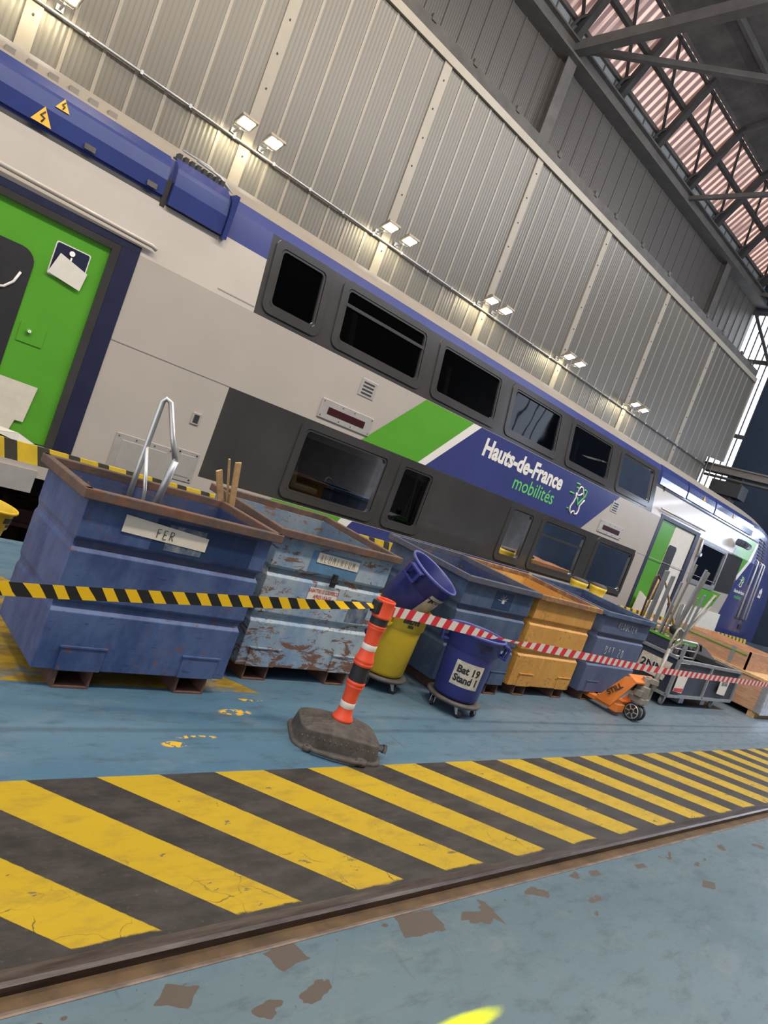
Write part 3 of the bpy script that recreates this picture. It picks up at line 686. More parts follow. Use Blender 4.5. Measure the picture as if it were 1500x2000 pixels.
p = panel('hatch_frame', 3.37, 3.64, .80, 1.14, 'silver', .008, (3.42, 3.59, .85, 1.09), 'silver')
p = panel('socket_plate', 3.40, 3.50, 1.43, 1.56, 'silver', .012, (3.42, 3.48, 1.45, 1.54), 'dark', bolts=False)
# warning triangles
for x, z, s in ((1.38, 3.68, .06), (1.25, 3.50, .085)):
    b = MB(); b.prism([T(x-s, z-s*.8, .056), T(x+s, z-s*.8, .056), T(x, z+s, .056)], (0, -.003, 0)); t_ = b.build('warning_triangle', 'warn', train); ROOTS[t_.name] = loc_of(train)
    b = MB(); b.tube([T(x+.01, z+s*.5, .062), T(x-s*.2, z, .062), T(x+s*.2, z-.01, .062), T(x, z-s*.6, .062)], s*.09, 5); b.build('bolt_symbol', 'text_k', t_)
for x in (16.0, 17.9):
    b = MB(); b.prism([T(x-.06, 3.60, .056), T(x+.06, 3.60, .056), T(x, 3.72, .056)], (0, -.003, 0)); b.build('warning_triangle', 'warn', train)
for x in (1.62, 2.22):
    b = MB(); b.prism([T(x, 3.44, .052), T(x+.10, 3.44, .052), T(x+.10, 3.49, .052), T(x, 3.49, .052)], (0, -.004, 0)); b.build('maker_plate', 'dolly', train)
# left door
def door(D, green_to=None):
    x0, x1, z0, z1 = D; b = MB()
    b.box((x0, TY+.02, z0), (x1, TY+.06, z1)); return b
b = MB(); b.box((.75, TY+.03, .76), (2.10, TY+.07, 2.74)); d = b.build('door', 'green', train, .006); ROOTS[d.name] = loc_of(train); d['label'] = 'bright green passenger door'
b = MB(); b.prism([(x, TY+.028, z) for x, z in rrect(.95, 1.53, 1.08, 2.42, .13)], (0, -.008, 0)); b.build('door_window', 'black', d)
b = MB(); b.tube([(1.28, TY+.015, 2.0), (1.36, TY+.015, 2.03), (1.42, TY+.015, 2.10), (1.45, TY+.015, 2.20)], .012, 6); b.build('painted_mark', 'text_w', d)
b = MB(); b.box((1.58, TY+.022, 1.63), (1.80, TY+.03, 1.80)); b.cyl((1.66, TY+.022, 1.74), (1.66, TY+.0, 1.74), .022, 14); b.build('door_lock', 'green', d)
b = MB(); b.cyl((1.66, TY+.003, 1.74), (1.66, TY-.006, 1.74), .015, 12); b.build('lock_knob', 'steel', d)
st = MB(); st.prism([(x, TY+.028, z) for x, z in rrect(1.645, 1.955, 2.285, 2.595, .02)], (0, -.002, 0)); s1 = st.build('sticker', 'text_w', d); ROOTS[s1.name] = loc_of(train)
b = MB(); b.prism([(x, TY+.026, z) for x, z in rrect(1.655, 1.945, 2.295, 2.585, .018)], (0, -.002, 0)); b.build('sticker_field', 'navy', s1) if False else b.build('sticker_field', 'navy', d)
b = MB(); b.cyl((1.795, TY+.026, 2.535), (1.795, TY+.014, 2.535), .024, 14); b.tube([(1.80, TY+.018, 2.50), (1.80, TY+.018, 2.42), (1.86, TY+.018, 2.42), (1.90, TY+.018, 2.35)], .008, 6); b.build('pictogram', 'text_w', d)
b = MB(); b.tube([(1.79+.065*math.cos(t), TY+.010, 2.375+.065*math.sin(t)) for t in [PI*.55+PI*1.5*k/16 for k in range(17)]], .006, 6); b.build('pictogram', 'sleeve', d)
# frame round the door
b = MB(); b.box((2.095, TY-.004, .72), (2.17, TY+.06, 2.734)); b.box((.6, TY-.004, 2.735), (2.17, TY+.06, 2.80)); b.build('door_seal', 'grey', train)
b = MB(); b.box((2.171, TY-.008, .70), (2.345, TY+.02, 2.802)); b.box((.4, TY-.008, 2.803), (2.345, TY+.02, 2.87)); b.box((.4, TY-.004, .62), (2.345, TY+.02, .76)) if False else None; b.build('door_surround', 'navy', train)
b = MB(); b.tube([(.2, TY-.035, 2.97), (2.42, TY-.035, 2.925), (2.47, TY-.03, 2.91)], .022, 8); b.build('rain_gutter', 'white', train)
# right doorway
b = MB(); b.box((14.27, TY+.03, .74), (16.05, TY+.07, 2.80)); d = b.build('door', 'green', train, .006); ROOTS[d.name] = loc_of(train); d['label'] = 'green and papered passenger door near the cab'
b = MB(); b.box((15.0, TY+.02, .74), (16.04, TY+.03, 2.78)); b.build('door_covering', 'paperw', d)
b = MB(); b.prism([(x, TY+.018, z) for x, z in rrect(15.0, 15.42, .95, 2.35, .08)], (0, -.008, 0)); b.build('door_window', 'black', d)
b = MB(); b.box((14.13, TY-.008, .6), (14.27, TY+.03, 2.88)); b.box((16.05, TY-.008, .6), (16.25, TY+.03, 2.88)); b.box((14.271, TY-.0085, 2.80), (16.049, TY+.03, 2.879)); b.build('door_surround', 'navy', train)
b = MB(); b.tube([(13.95, TY-.03, 2.97), (16.35, TY-.03, 2.97)], .02, 8); b.build('rain_gutter', 'steel', train)
window(CW[0], CW[1], CW[2], CW[3], mat='steel')
b = MB(); b.tube([(16.42, TY-.03, 2.78), (16.46, TY-.05, 2.45), (16.44, TY-.05, 2.35)], .035, 8); b.cyl((16.5, TY-.03, 2.42), (16.5, TY-.09, 2.42), .05, 12); b.build('hand_lamp', 'steel', train)
b = MB(); b.cyl((18.42, TY-.0, 3.12), (18.42, TY-.20, 3.10), .09, 16); b.cyl((18.44, TY-.2, 3.10), (18.78, TY-.16, 3.10), .085, 16); b.build('side_camera', 'board', train)
# recess with grab rails at the cab corner
b = MB(); b.prism([T(20.30, 1.25, .008), T(20.62, 1.25, .008), T(20.62, 3.0, .008), T(20.30, 3.0, .008)], (0, -.004, 0)); b.build('rail_recess', 'dark', train)
for x in (20.26, 20.66, 20.9):
    b = MB(); b.tube([T(x, 1.25, .0), T(x, 1.3, .06), T(x, 2.9, .06), T(x, 2.95, 0)], .022, 8); b.build('grab_rail', 'alu', train)
b = MB(); b.prism([T(20.7, .98, .01), T(20.95, .98, .01), T(20.95, 1.12, .01), T(20.7, 1.12, .01)], (0, -.01, 0)); b.build('step_opening', 'black', train)
# underframe
b = MB(); b.box((-5, 6.98, .30), (2.1, 7.03, .52)); b.build('side_sill', 'silver', train)
for p, q in (((-5, 7.15, .05), (.2, 9.6, .46)), ((2.6, 7.15, .0), (5.4, 9.6, .44)), ((6.5, 7.3, -.1), (9.3, 9.5, .44)), ((13.2, 7.2, .05), (16, 9.6, .45))): b = MB(); b.box(p, q); b.build('underfloor_box', 'dark', train)
for x in (.9, 3.2, 16.9, 19.2):
    for y in (7.68, 9.12):
        b = MB(); b.cyl((x, y-.065, .40), (x, y+.065, .40), .42, 28); b.lathe([(.46, 0), (.46, .03), (.42, .03)], (x, y+(.04 if y < 8 else -.07), .40), (0, 1, 0), 28); b.build('wheel', 'rust', train)

# ================================================================== OBJECTS
# ---- floodlights on the partition
places = ['on the ribbed wall at the top left corner', 'on the ribbed wall, second from the left', 'on the ribbed wall, third from the left', 'on the ribbed wall, third from the right', 'on the ribbed wall, second from the right', 'on the ribbed wall, furthest right']
for i, x in enumerate([1.55, 4.87, 8.18, 11.46, 14.82, 18.6]):
    for s in (-1, 1):
        cx = x+s*.27; z = 6.06; y = WY-.42
        e = empty('floodlight', (cx, y, z), '%s glowing floodlight of the pair %s' % ('left' if s < 0 else 'right', places[i]), 'floodlight', 'wall floodlights')
        X = Matrix.Translation((cx, y, z)) @ Matrix.Rotation(math.radians(-22), 4, 'X')
        b = MB(); b.X = X; b.box((-.15, -.13, 0), (.15, .13, .05)); b.box((-.10, -.08, .05), (.10, .08, .09))
        for k in range(5): b.box((-.09+k*.04, -.07, .09), (-.075+k*.04, .07, .12))
        b.build('housing', 'lampbody', e, .006)
        b = MB(); b.X = X; b.tube([(-.12, 0, .03), (-.12, .2, .03), (.12, .2, .03), (.12, 0, .03)], .010, 6); b.X = None; b.bar((cx, y+.16, z-.06), (cx, WY-.032, z-.085), .03, .03); b.box((cx-.05, WY-.045, z-.11), (cx+.05, WY-.032, z-.03)); b.build('bracket', 'steel', e)
        for (u, v) in ((-.06, -.05), (.06, -.05), (-.06, .05), (.06, .05)):
            b = MB(); b.X = X; b.box((u-.05, v-.042, -.012), (u+.05, v+.042, -.002)); b.build('lens', 'lens', e, .004)
        l = bpy.data.lights.new('flood', 'AREA'); l.shape = 'SQUARE'; l.size = .22; l.energy = 11; l.color = (1, .88, .55)
        o = bpy.data.objects.new('lamp_light', l); col.objects.link(o); o.parent = e; o.location = (0, .02, -.05); o.rotation_euler = (math.radians(28), 0, 0)

# ---- tipping skips
def skip(x0, x1, y0, dep, zr, body, inn, rim, label, feet=(.14, .80), rise=.03, chamf=.0, zb=.11, name='waste_skip'):
    e = empty(name, ((x0+x1)/2, y0+dep/2, 0), label, 'skip', 'tipping skips in a row')
    y1 = y0+dep
    lv = [(zb, 0), (.40, 0), (.43, .0), (.455, .03), (.475, .03), (.505, 0), (.735, 0), (.76, .0), (.785, .03), (.805, .03), (.835, 0), (zr-.03, 0)]
    b = MB(); vs = []
    for z, o in lv:
        t = (z-zb)/(zr-zb); tz = z if z < zr-.05 else z
        vs += [(x0+o*.25, y0+o, tz), (x1-o*.2-.0, y0+o, tz), (x1-o*.2, y1-o*.3, tz+(rise if z > zr-.05 else 0)), (x0+o*.25, y1-o*.3, tz+(rise if z > zr-.05 else 0))]
    fs = [(i*4+j, i*4+(j+1) % 4, (i+1)*4+(j+1) % 4, (i+1)*4+j) for i in range(len(lv)-1) for j in range(4)]
    fs.append((3, 2, 1, 0)); b.add(vs, fs)
    b.build('shell', body, e, .004)
    b = MB(); w = .012; b.add([(x0+w, y0+w, zr-.04), (x1-w, y0+w, zr-.04), (x1-w, y1-w, zr-.04+rise), (x0+w, y1-w, zr-.04+rise), (x0+w+.02, y0+w+.03, zb+.02), (x1-w-.02, y0+w+.03, zb+.02), (x1-w-.02, y1-w-.2, zb+.02), (x0+w+.02, y1-w-.2, zb+.02)],
                       [(0, 4, 5, 1), (1, 5, 6, 2), (2, 6, 7, 3), (3, 7, 4, 0), (4, 7, 6, 5)])
    b.build('inner_lining', inn, e)
    b = MB(); o = .022; c = [(x0-o, y0-o, zr-.015), (x1+o, y0-o, zr-.015), (x1+o, y1+o, zr-.015+rise), (x0-o, y1+o, zr-.015+rise)]
    for i in range(4):
        p, q = Vector(c[i]), Vector(c[(i+1) % 4]); d = (q-p).normalized()*.022; b.bar(p-d, q+d, .045, .055)
    b.build('rim', rim, e, .006)
    wd = x1-x0
    for fx in feet:
        a = x0+fx*wd if fx < 1 else x0+fx; 
        b = MB(); f0 = y0+.01
        b.box((a, f0, 0), (a+.20, y1-.1, .012)); b.box((a, f0, .098), (a+.20, y1-.1, .11)); b.box((a, f0, .012), (a+.012, y1-.1, .098)); b.box((a+.188, f0, .012), (a+.20, y1-.1, .098))
        b.build('fork_pocket', 'rust', e, .002)
        b = MB(); b.box((a-.02, y0-.008, zb), (a+.22, y0, zb+.13)); b.box((a-.03, y0-.014, zb+.13), (a+.23, y0, zb+.138)); b.build('foot_plate', body, e)
    return e
BIN = {}
BIN['fer'] = skip(1.325, 2.475, 3.50, .73, 1.085, 'binblue', 'binin', 'rim', 'large dark blue metal skip with rusty rim and a paper strip reading FER', feet=(.12, .74), rise=0)
BIN['alu'] = skip(2.71, 3.80, 3.76, 1.0, 1.09, 'binalu', 'aluin', 'rim', 'pale blue badly rusted metal skip with a strip reading ALUMINIUM', feet=(.09, .78))
BIN['dk'] = skip(4.77, 5.83, 3.78, 1.05, 1.09, 'bindark', 'binin', 'rimb', 'dull blue metal skip standing behind the two round bins', feet=(.10, .79))
BIN['yel'] = skip(5.96, 7.12, 3.80, 1.05, 1.08, 'binyel', 'binyel', 'rimy', 'orange-yellow metal skip between two blue skips', feet=(.14, .78))
BIN['gry'] = skip(7.34, 8.50, 3.80, 1.05, 1.08, 'bingrey', 'binin', 'bindark', 'grey-blue metal skip with chalk writing, rightmost in the row', feet=(.14, .76))
def front(y): return lambda cx, cz: (lambda u, v, d: (cx+u, y-d, cz+v))
# FER skip markings
e = BIN['fer']; y = 3.5
b = MB(); b.box((1.72, y-.002, .842), (2.37, y, 1.02)); b.build('repainted_patch', 'patch', e)
b = MB(); b.box((1.80, y-.003, .85), (2.03, y-.0021, 1.0)); b.build('scuffed_patch', 'scuff', e)
f = lambda u, v, d: (1.795+u, y-.006-d, .937+v-.045*u)
b = MB(); b.prism([f(-.255, .055, 0), f(.255, .04, 0), f(.255, -.04, 0), f(-.255, -.04, 0)], (0, .003, 0)); pl = b.build('paper_label', 'paper', e); pl['label'] = 'cream paper strip reading FER'
ROOTS[pl.name] = loc_of(e)
strokes('FER', .048, lambda u, v, d=0: f(u, v, .001), .0022).build('handwriting', 'text_k', pl)
# ALU markings
e = BIN['alu']; y = 3.76
b = MB(); b.box((3.02, y-.002, .842), (3.48, y, 1.0)); b.build('repainted_patch', 'cyan', e)
f2 = lambda u, v, d: (3.27+u, y-.006-d, .952+v-.03*u)
b = MB(); b.prism([f2(-.20, .035, 0), f2(.20, .035, 0), f2(.20, -.038, 0), f2(-.20, -.038, 0)], (0, .003, 0)); pl = b.build('paper_label', 'paper', e); ROOTS[pl.name] = loc_of(e); pl['label'] = 'cream strip reading ALUMINIUM'
strokes('ALUMINIUM', .050, lambda u, v, d=0: f2(u*.95, v, .001), .0014).build('handwriting', 'dolly', pl)
b = MB(); b.prism([(3.10, y-.003, .635), (3.37, y-.003, .635), (3.365, y-.003, .735), (3.10, y-.003, .735)], (0, .002, 0)); pl = b.build('sticker', 'twht', e); ROOTS[pl.name] = loc_of(e); pl['label'] = 'torn sticker with red capitals'
text_mb('RABATTRE LE COUVERCLE', .038, lambda u, v, d: (3.235+u, y-.0035-d, .712+v), .0005, .001, .62).build('lettering', 'text_r', pl)
text_mb('APRES USAGE', .040, lambda u, v, d: (3.235+u, y-.0035-d, .668+v), .0005, .001, .7).build('lettering', 'text_r', pl)
b = MB(); b.box((3.26, y-.03, .765), (3.29, y-.0, .86)); b.box((3.245, y-.035, .80), (3.305, y-.02, .815)); b.build('latch', 'black', e)
b = MB(); b.box((3.52, y-.002, .52), (3.72, y, .70)); b.build('repainted_patch', 'scuff', e)
# chalk on the rightmost skip
e = BIN['gry']; y = 3.8
strokes('REDUCTER', .080, lambda u, v, d=0: (7.95+u*.95, y-.004, .945+v-.05*u), .0028).build('chalk_writing', 'chalk', e)
strokes('BAT 20', .10, lambda u, v, d=0: (7.85+u, y-.004, .625+v-.05*u), .0032).build('chalk_writing', 'chalk', e)
e = BIN['dk']; y = 3.78
b = MB(); b.box((5.22, y-.002, .85), (5.50, y, 1.02)); b.build('repainted_patch', 'patch', e)
b = MB()
for k in range(9):
    t = .3+k*.33; b.tube([(5.36+.02*math.cos(t), y-.004, .93+.02*math.sin(t)), (5.36+(.05+.02*(k % 3))*math.cos(t), y-.004, .93+(.05+.02*(k % 2))*math.sin(t))], .0016, 5)
b.box((5.34, y-.0045, .91), (5.38, y-.0025, .95)); b.build('scratch_marks', 'chalk', e)
e = BIN['yel']; b = MB(); b.box((6.66, 3.797, .84), (6.86, 3.80, .98)); b.build('repainted_patch', 'warn', e) if False else None

# ---- round plastic bins
CH = .58
def can(M_, body, rimm, label, labeltxt=None, brute='text_k', lab_a=None, handles=(0,), hname='refuse_can', lang=None, bang=None, lz=0):
    base = M_ @ Vector((0, 0, 0)); e = empty(hname, base, label, 'bin', 'round plastic bins')
    pr = [(.001, 0), (.165, 0), (.182, .006), (.195, .03), (.212, .40), (.214, .415), (.228, .43), (.232, .55), (.242, .558), (.252, .565), (.254, .576), (.246, .583), (.238, .576), (.226, .56), (.222, .44), (.205, .40), (.188, .03), (.001, .02)]
    b = MB(); b.X = M_; b.lathe(pr[:10], n=48); b.lathe(pr[12:], n=48); b.build('body', body, e)
    b = MB(); b.X = M_; b.lathe([(.240, .556), (.252, .562), (.256, .572), (.252, .582), (.243, .584), (.236, .576)], n=48); b.build('rim', rimm, e)
    for a in handles:
        b = MB(); R_ = M_ @ Matrix.Rotation(a, 4, 'Z'); b.X = R_
        b.prism([(.235, -.075, .555), (.300, -.065, .545), (.300, .065, .545), (.235, .075, .555)], (0, 0, -.018))
        b.bar((.292, -.06, .54), (.275, -.055, .44), .018, .03); b.bar((.292, .06, .54), (.275, .055, .44), .018, .03); b.bar((.275, -.07, .44), (.275, .07, .44), .03, .02); b.bar((.22, -.06, .45), (.275, -.06, .44), .02, .02); b.bar((.22, .06, .45), (.275, .06, .44), .02, .02)
        b.build('handle', body, e, .003)
    rad = lambda z: .1935+.0185*(z-.03)/.37 if z < .41 else .2305
    def wrap(a0, z0, extra=.001): 
        def f(u, v, d):
            z = z0+v; r = rad(z)+extra+d; a = a0+u/r; return M_ @ Vector((r*math.cos(a), r*math.sin(a), z))
        return f
    if lang is not None:
        f = wrap(lang, .235+lz, .0015); b = MB(); n = 12; h = .105; wv = .125
        vs = [f(-wv+2*wv*i/n, s*h, 0) for i in range(n+1) for s in (-1, 1)]; b.add(vs, [(2*i, 2*i+2, 2*i+3, 2*i+1) for i in range(n)])
        lb = b.build('paper_label', 'label', e); ROOTS[lb.name] = loc_of(e); lb['label'] = 'white label reading Bat 19 Stand 1'
        g = wrap(lang, .27+lz, .0025); text_mb('Bat 19', .085, g, 0, .0035, .92).build('lettering', 'text_k', lb)
        g = wrap(lang, .19+lz, .0025); text_mb('Stand 1', .082, g, 0, .0035, .88).build('lettering', 'text_k', lb)
    if bang is not None:
        g = wrap(bang, .505, .002); text_mb('BRUTE', .05, g, 0, .005, 1.0).build('lettering', brute, e)
        g = wrap(bang, .465, .002); text_mb('▬', .05, g, 0, .0, 1.0).build('maker_mark', brute, e) if False else None
        b = MB(); vs = [g(u, v, 0) for u, v in ((-.025, -.012), (.025, -.012), (.025, .012), (-.025, .012))]; b.add(vs, [(0, 1, 2, 3)]); b.build('maker_mark', brute, e)
    return e
def dolly(cx, cy, a0, label):
    e = empty('bin_dolly', (cx, cy, 0), label, 'dolly', 'wheeled bin dollies')
    b = MB(); b.lathe([(.001, .095), (.20, .09), (.232, .092), (.240, .103), (.236, .118), (.215, .122), (.205, .118), (.001, .118)], (cx, cy, 0), n=48)
    for k in range(6): t = a0+k*PI/3; b.cyl((cx+.222*math.cos(t), cy+.222*math.sin(t), .118), (cx+.222*math.cos(t), cy+.222*math.sin(t), .126), .008, 8)
    b.build('deck', 'dolly', e)
    for k in range(5):
        t = a0+k*2*PI/5; x, y = cx+.185*math.cos(t), cy+.185*math.sin(t); s = t+.9; dx, dy = math.cos(s), math.sin(s)
        c = MB(); c.cyl((x, y, .078), (x, y, .094), .02, 12)
        for q in (-1, 1): c.prism([(x-dy*.016*q-dx*.016, y+dx*.016*q-dy*.016, .085), (x-dy*.016*q+dx*.02, y+dx*.016*q+dy*.02, .085), (x-dy*.016*q+dx*.034, y+dx*.016*q+dy*.034, .03), (x-dy*.016*q+dx*.016, y+dx*.016*q+dy*.016, .03)], (-dy*.003*q, dx*.003*q, 0))
        fk = c.build('caster_fork', 'steel', e); ROOTS[fk.name] = loc_of(e)
        wx, wy = x+dx*.024, y+dy*.024
        c = MB(); c.lathe([(.001, 0), (.012, 0), (.030, .002), (.034, .006), (.034, .016), (.030, .020), (.012, .022), (.001, .022)], (wx+dy*.011, wy-dx*.011, .034), (-dy, dx, 0), 18); c.build('caster_wheel', 'black', fk)
    return e
tocam = lambda x, y: math.atan2(-y, -x)
cA = (4.75, 3.47); cB = (4.21, 3.875)
dolly(*cA, .3, 'dusty round wheeled dolly under the blue bin labelled Bat 19 Stand 1')
dolly(*cB, .9, 'dusty round wheeled dolly under the yellow bin behind the orange post')
can(Matrix.Translation((*cA, .120)), 'canblue', 'canrim', 'blue round plastic bin on a dolly with a label reading Bat 19 Stand 1', handles=(-.75, PI-.75), lang=tocam(*cA)+.22, bang=tocam(*cA)+.42, brute='navy')
can(Matrix.Translation((*cB, .120)), 'canyel', 'canyel', 'yellow round plastic bin on a dolly behind the orange post', handles=(.3, PI+.3), bang=tocam(*cB)+.50)
ax = Vector((.20, -.40, .88)).normalized(); zax = ax; xax = Vector((1, 0, 0)); xax = (xax-zax*xax.dot(zax)).normalized(); yax = zax.cross(xax)
rc = Vector((4.41, 3.86, 1.03)); bs = rc-ax*.575
MT = Matrix(((xax.x, yax.x, zax.x, bs.x), (xax.y, yax.y, zax.y, bs.y), (xax.z, yax.z, zax.z, bs.z), (0, 0, 0, 1)))
can(MT, 'canblue', 'canrim', 'blue round plastic bin tilted into the top of the yellow bin', handles=(-3.0, .14), lang=-1.45, lz=.13, bang=-.75, brute='navy')
# yellow bins further back
can(Matrix.Translation((4.52, 5.05, .12)) @ Matrix.Scale(1.3, 4), 'canyel', 'canyel', 'worn yellow round bin behind the pale blue skip, mostly hidden', handles=(1.2, PI+1.2), bang=tocam(4.5, 5.05)-.1)
can(Matrix.Translation((1.14, 4.80, .16)) @ Matrix.Rotation(.14, 4, 'Y') @ Matrix.Scale(.82, 4), 'canyel', 'canyel', 'dirty yellow round bin at the left edge of the view behind the FER skip', handles=(2.4,), bang=tocam(1.3, 4.9)+1.2)

# ---- delineator post
px_, py_ = 3.015, 2.925
e = empty('delineator_post', (px_, py_, 0), 'orange flexible post with white and black bands on a heavy black rubber base', 'post')
def basepost():
    b = MB(); A = -.50; ca, sa = math.cos(A), math.sin(A); nu, nv = 150, 60; L, W, H = .275, .195, .155
    def P(u, v, top=True):
        # u, v in -1..1 on a rounded rectangle dome
        d = (abs(u)**4.5+abs(v)**4.5)**(1/4.5)
        return d
    vs = []; rings = []
    for j in range(nv+1):
        r = j/nv
        for i in range(nu):
            t = 2*PI*i/nu; c, s = math.cos(t), math.sin(t); k = 1/((abs(c)**5+abs(s)**5)**.2)
            if r < .62:   # top surface
                q = r/.62; x, y = L*.93*c*k*q, W*.90*s*k*q
                z = H-.035*q**3
                if abs(x) > .075: z += -.014*(math.cos(y*2*PI/.036) > .0)*(q < .96)*(abs(y) < .15) - .12*max(0, abs(x)-.075)**1.3
                z += .018*max(0, 1-(math.hypot(x, y)/.10)**2)
            else:
                q = (r-.62)/.38
                if q < .7: qq = q/.7; x, y = L*(.93+.06*qq)*c*k, W*(.90+.08*qq)*s*k; z = (H-.035-.12*max(0, abs(L*.93*c*k)-.075)**1.3)*(1-qq)+.018*qq
                else: qq = (q-.7)/.3; x, y = L*(.99+.07*min(1, qq*1.3))*c*k, W*(.98+.10*min(1, qq*1.3))*s*k; z = .018*(1-max(0, qq-.6)/.4)
            vs.append((px_+x*ca-y*sa, py_+x*sa+y*ca, max(z, 0)))
    b.smooth = True
    b.add(vs, [(j*nu+i, j*nu+(i+1) % nu, (j+1)*nu+(i+1) % nu, (j+1)*nu+i) for j in range(nv) for i in range(nu)])
    o = b.build('rubber_base', 'rubber', e)
    ROOTS[o.name] = loc_of(e)
    g = lambda x, y, z: (px_+x*ca-y*sa, py_+x*sa+y*ca, z)
    c = MB(); c.tube([g(-.20, -.19, .022), g(-.17, -.235, .024), g(-.05, -.255, .024), g(.08, -.255, .024), g(.13, -.24, .024), g(.17, -.20, .022)], .014, 8)
    c.lathe([(.018, -.0), (.032, 0), (.034, .012), (.032, .03), (.018, .03), (.014, .015)], g(.14, -.215, .004), (0, 0, 1), 16); c.lathe([(.014, -.0), (.026, 0), (.028, .012), (.026, .03), (.014, .03)], g(-.20, -.205, .004), (0, 0, 1), 16)
    c.build('carry_handle', 'rubber', o)
    c = MB(); c.cyl(g(.265, -.06, .07), g(.305, -.06, .07), .022, 12); c.cyl(g(.298, -.06, .07), g(.318, -.06, .07), .030, 6); c.build('filler_plug', 'black', o)
    for s in (-1,):
        c = MB()
        for k in range(15): c.cyl(g(-.25+k*.035, s*W*.925, .082), g(-.25+k*.035, s*(W*.925+.008), .082), .0035, 6)
        c.build('stud_row', 'dolly', o)
basepost()
b = MB(); c0 = (px_, py_, 0)
b.lathe([(.058, .158), (.068, .165), (.066, .180), (.052, .20), (.047, .235), (.0462, .245), (.0462, .285), (.047, .33), (.050, .36), (.056, .385), (.059, .395), (.054, .398), (.060, .405), (.060, .418), (.055, .425), (.055, .525), (.062, .53), (.063, .545), (.058, .55), (.062, .556), (.060, .568), (.052, .59), (.046, .63), (.0455, .668), (.046, .70), (.050, .74), (.056, .77), (.058, .775), (.054, .779), (.059, .785), (.058, .792), (.055, .80), (.055, .85)], c0, n=36)
b.build('post_tube', 'orange', e)
for z0, z1, r in ((.245, .285, .0468), (.63, .668, .0465)):
    b = MB(); b.lathe([(r, z0), (r+.001, z0+.002), (r+.001, z1-.002), (r, z1)], c0, n=36); b.build('reflective_sleeve', 'sleeve', e)
for z0, z1, r in ((.425, .525, .056), (.792, .845, .056)):
    b = MB(); b.lathe([(r, z0), (r, z1)], c0, n=36); b.build('black_band', 'black', e)
b = MB(); b.lathe([(.056, .842), (.063, .850), (.062, .858), (.060, .866), (.060, .940), (.062, .946), (.062, .956), (.056, .958), (.054, .945), (.054, .87), (.001, .868)], c0, n=36); b.box((px_+.048, py_-.03, .86), (px_+.072, py_+.03, .925))
b.build('cap', 'orange', e, .002)
b = MB(); b.lathe([(.064, .862), (.066, .866), (.066, .925), (.064, .93)], (px_-.012, py_, 0), n=20); b.build('tape_clip', 'black', e) if False else None
b = MB(); b.box((px_-.085, py_-.03, .865), (px_-.045, py_+.03, .945)); b.build('tape_holder', 'black', e, .006)

# ---- barrier tapes
def tape(name, pts, wid, mats, per, label, slant=.5, twist=None, cat='barrier tape'):
    """ribbon through pts; per = stripe pitch"""
    P_ = [Vector(p) for p in pts]; seg = [(q-p).length for p, q in zip(P_, P_[1:])]; Ltot = sum(seg)
    def at(s):
        s = max(0, min(Ltot-1e-6, s)); i = 0
        while s > seg[i]: s -= seg[i]; i += 1
        t = s/seg[i]; a, c = P_[max(i-1, 0)], P_[min(i+2, len(P_)-1)]; p, q = P_[i], P_[i+1]
        return .5*((2*p)+(-a+q)*t+(2*a-5*p+4*q-c)*t*t+(-a+3*p-3*q+c)*t**3)
    b = MB(); N = int(Ltot/(per/2))+2
    def pt(s, v):
        s = max(0, min(Ltot, s)); p = at(s); wv = wid(s/Ltot) if callable(wid) else wid; tw = twist(s/Ltot) if twist else 0
        return p+Vector((0, math.sin(tw), math.cos(tw)))*wv*v
    for k in range(-1, N):
        b.cur = k % 2
        for j in range(2):
            s0 = (k+j/2)*per/2; s1 = (k+(j+1)/2)*per/2
            vs = []
            for sv in (s0, s1):
                for v in (-.5, -.17, .17, .5): vs.append(pt(sv-slant*v*per*.5, v))
            b.add(vs, [(0, 4, 5, 1), (1, 5, 6, 2), (2, 6, 7, 3)])
    o = b.build(name, mats); tag(o, label, cat)
    sol = o.modifiers.new('thickness', 'SOLIDIFY'); sol.thickness = .0006
    return o
tape('barrier_tape', [(-.3, 3.32, .50), (.40, 3.26, .555), (1.02, 3.17, .625), (1.36, 3.11, .675), (1.86, 3.05, .745), (2.45, 2.98, .83), (2.94, 2.93, .905)], lambda t: .066 if t < .82 else .066-.034*(t-.82)/.18, ['tyel', 'tblk'], .115, 'black and yellow barrier tape stretched across the blue skips to the orange post', .9, lambda t: 0 if t < .85 else (t-.85)*5)
tape('barrier_tape', [(3.07, 2.93, .885), (3.19, 2.97, .878), (3.49, 3.0, .862), (4.05, 3.02, .825), (4.55, 3.0, .80), (5.77, 3.0, .77), (7.43, 3.0, .745), (10.79, 3.0, .765), (13.5, 3.0, .79)], lambda t: .068-(.050 if .125 < t < .16 else 0)-.05*max(0, 1-abs(t-.142)/.05)*(not .125 < t < .16), ['tred', 'twht'], .135, 'red and white barrier tape running from the orange post towards the wooden crates', -.35)
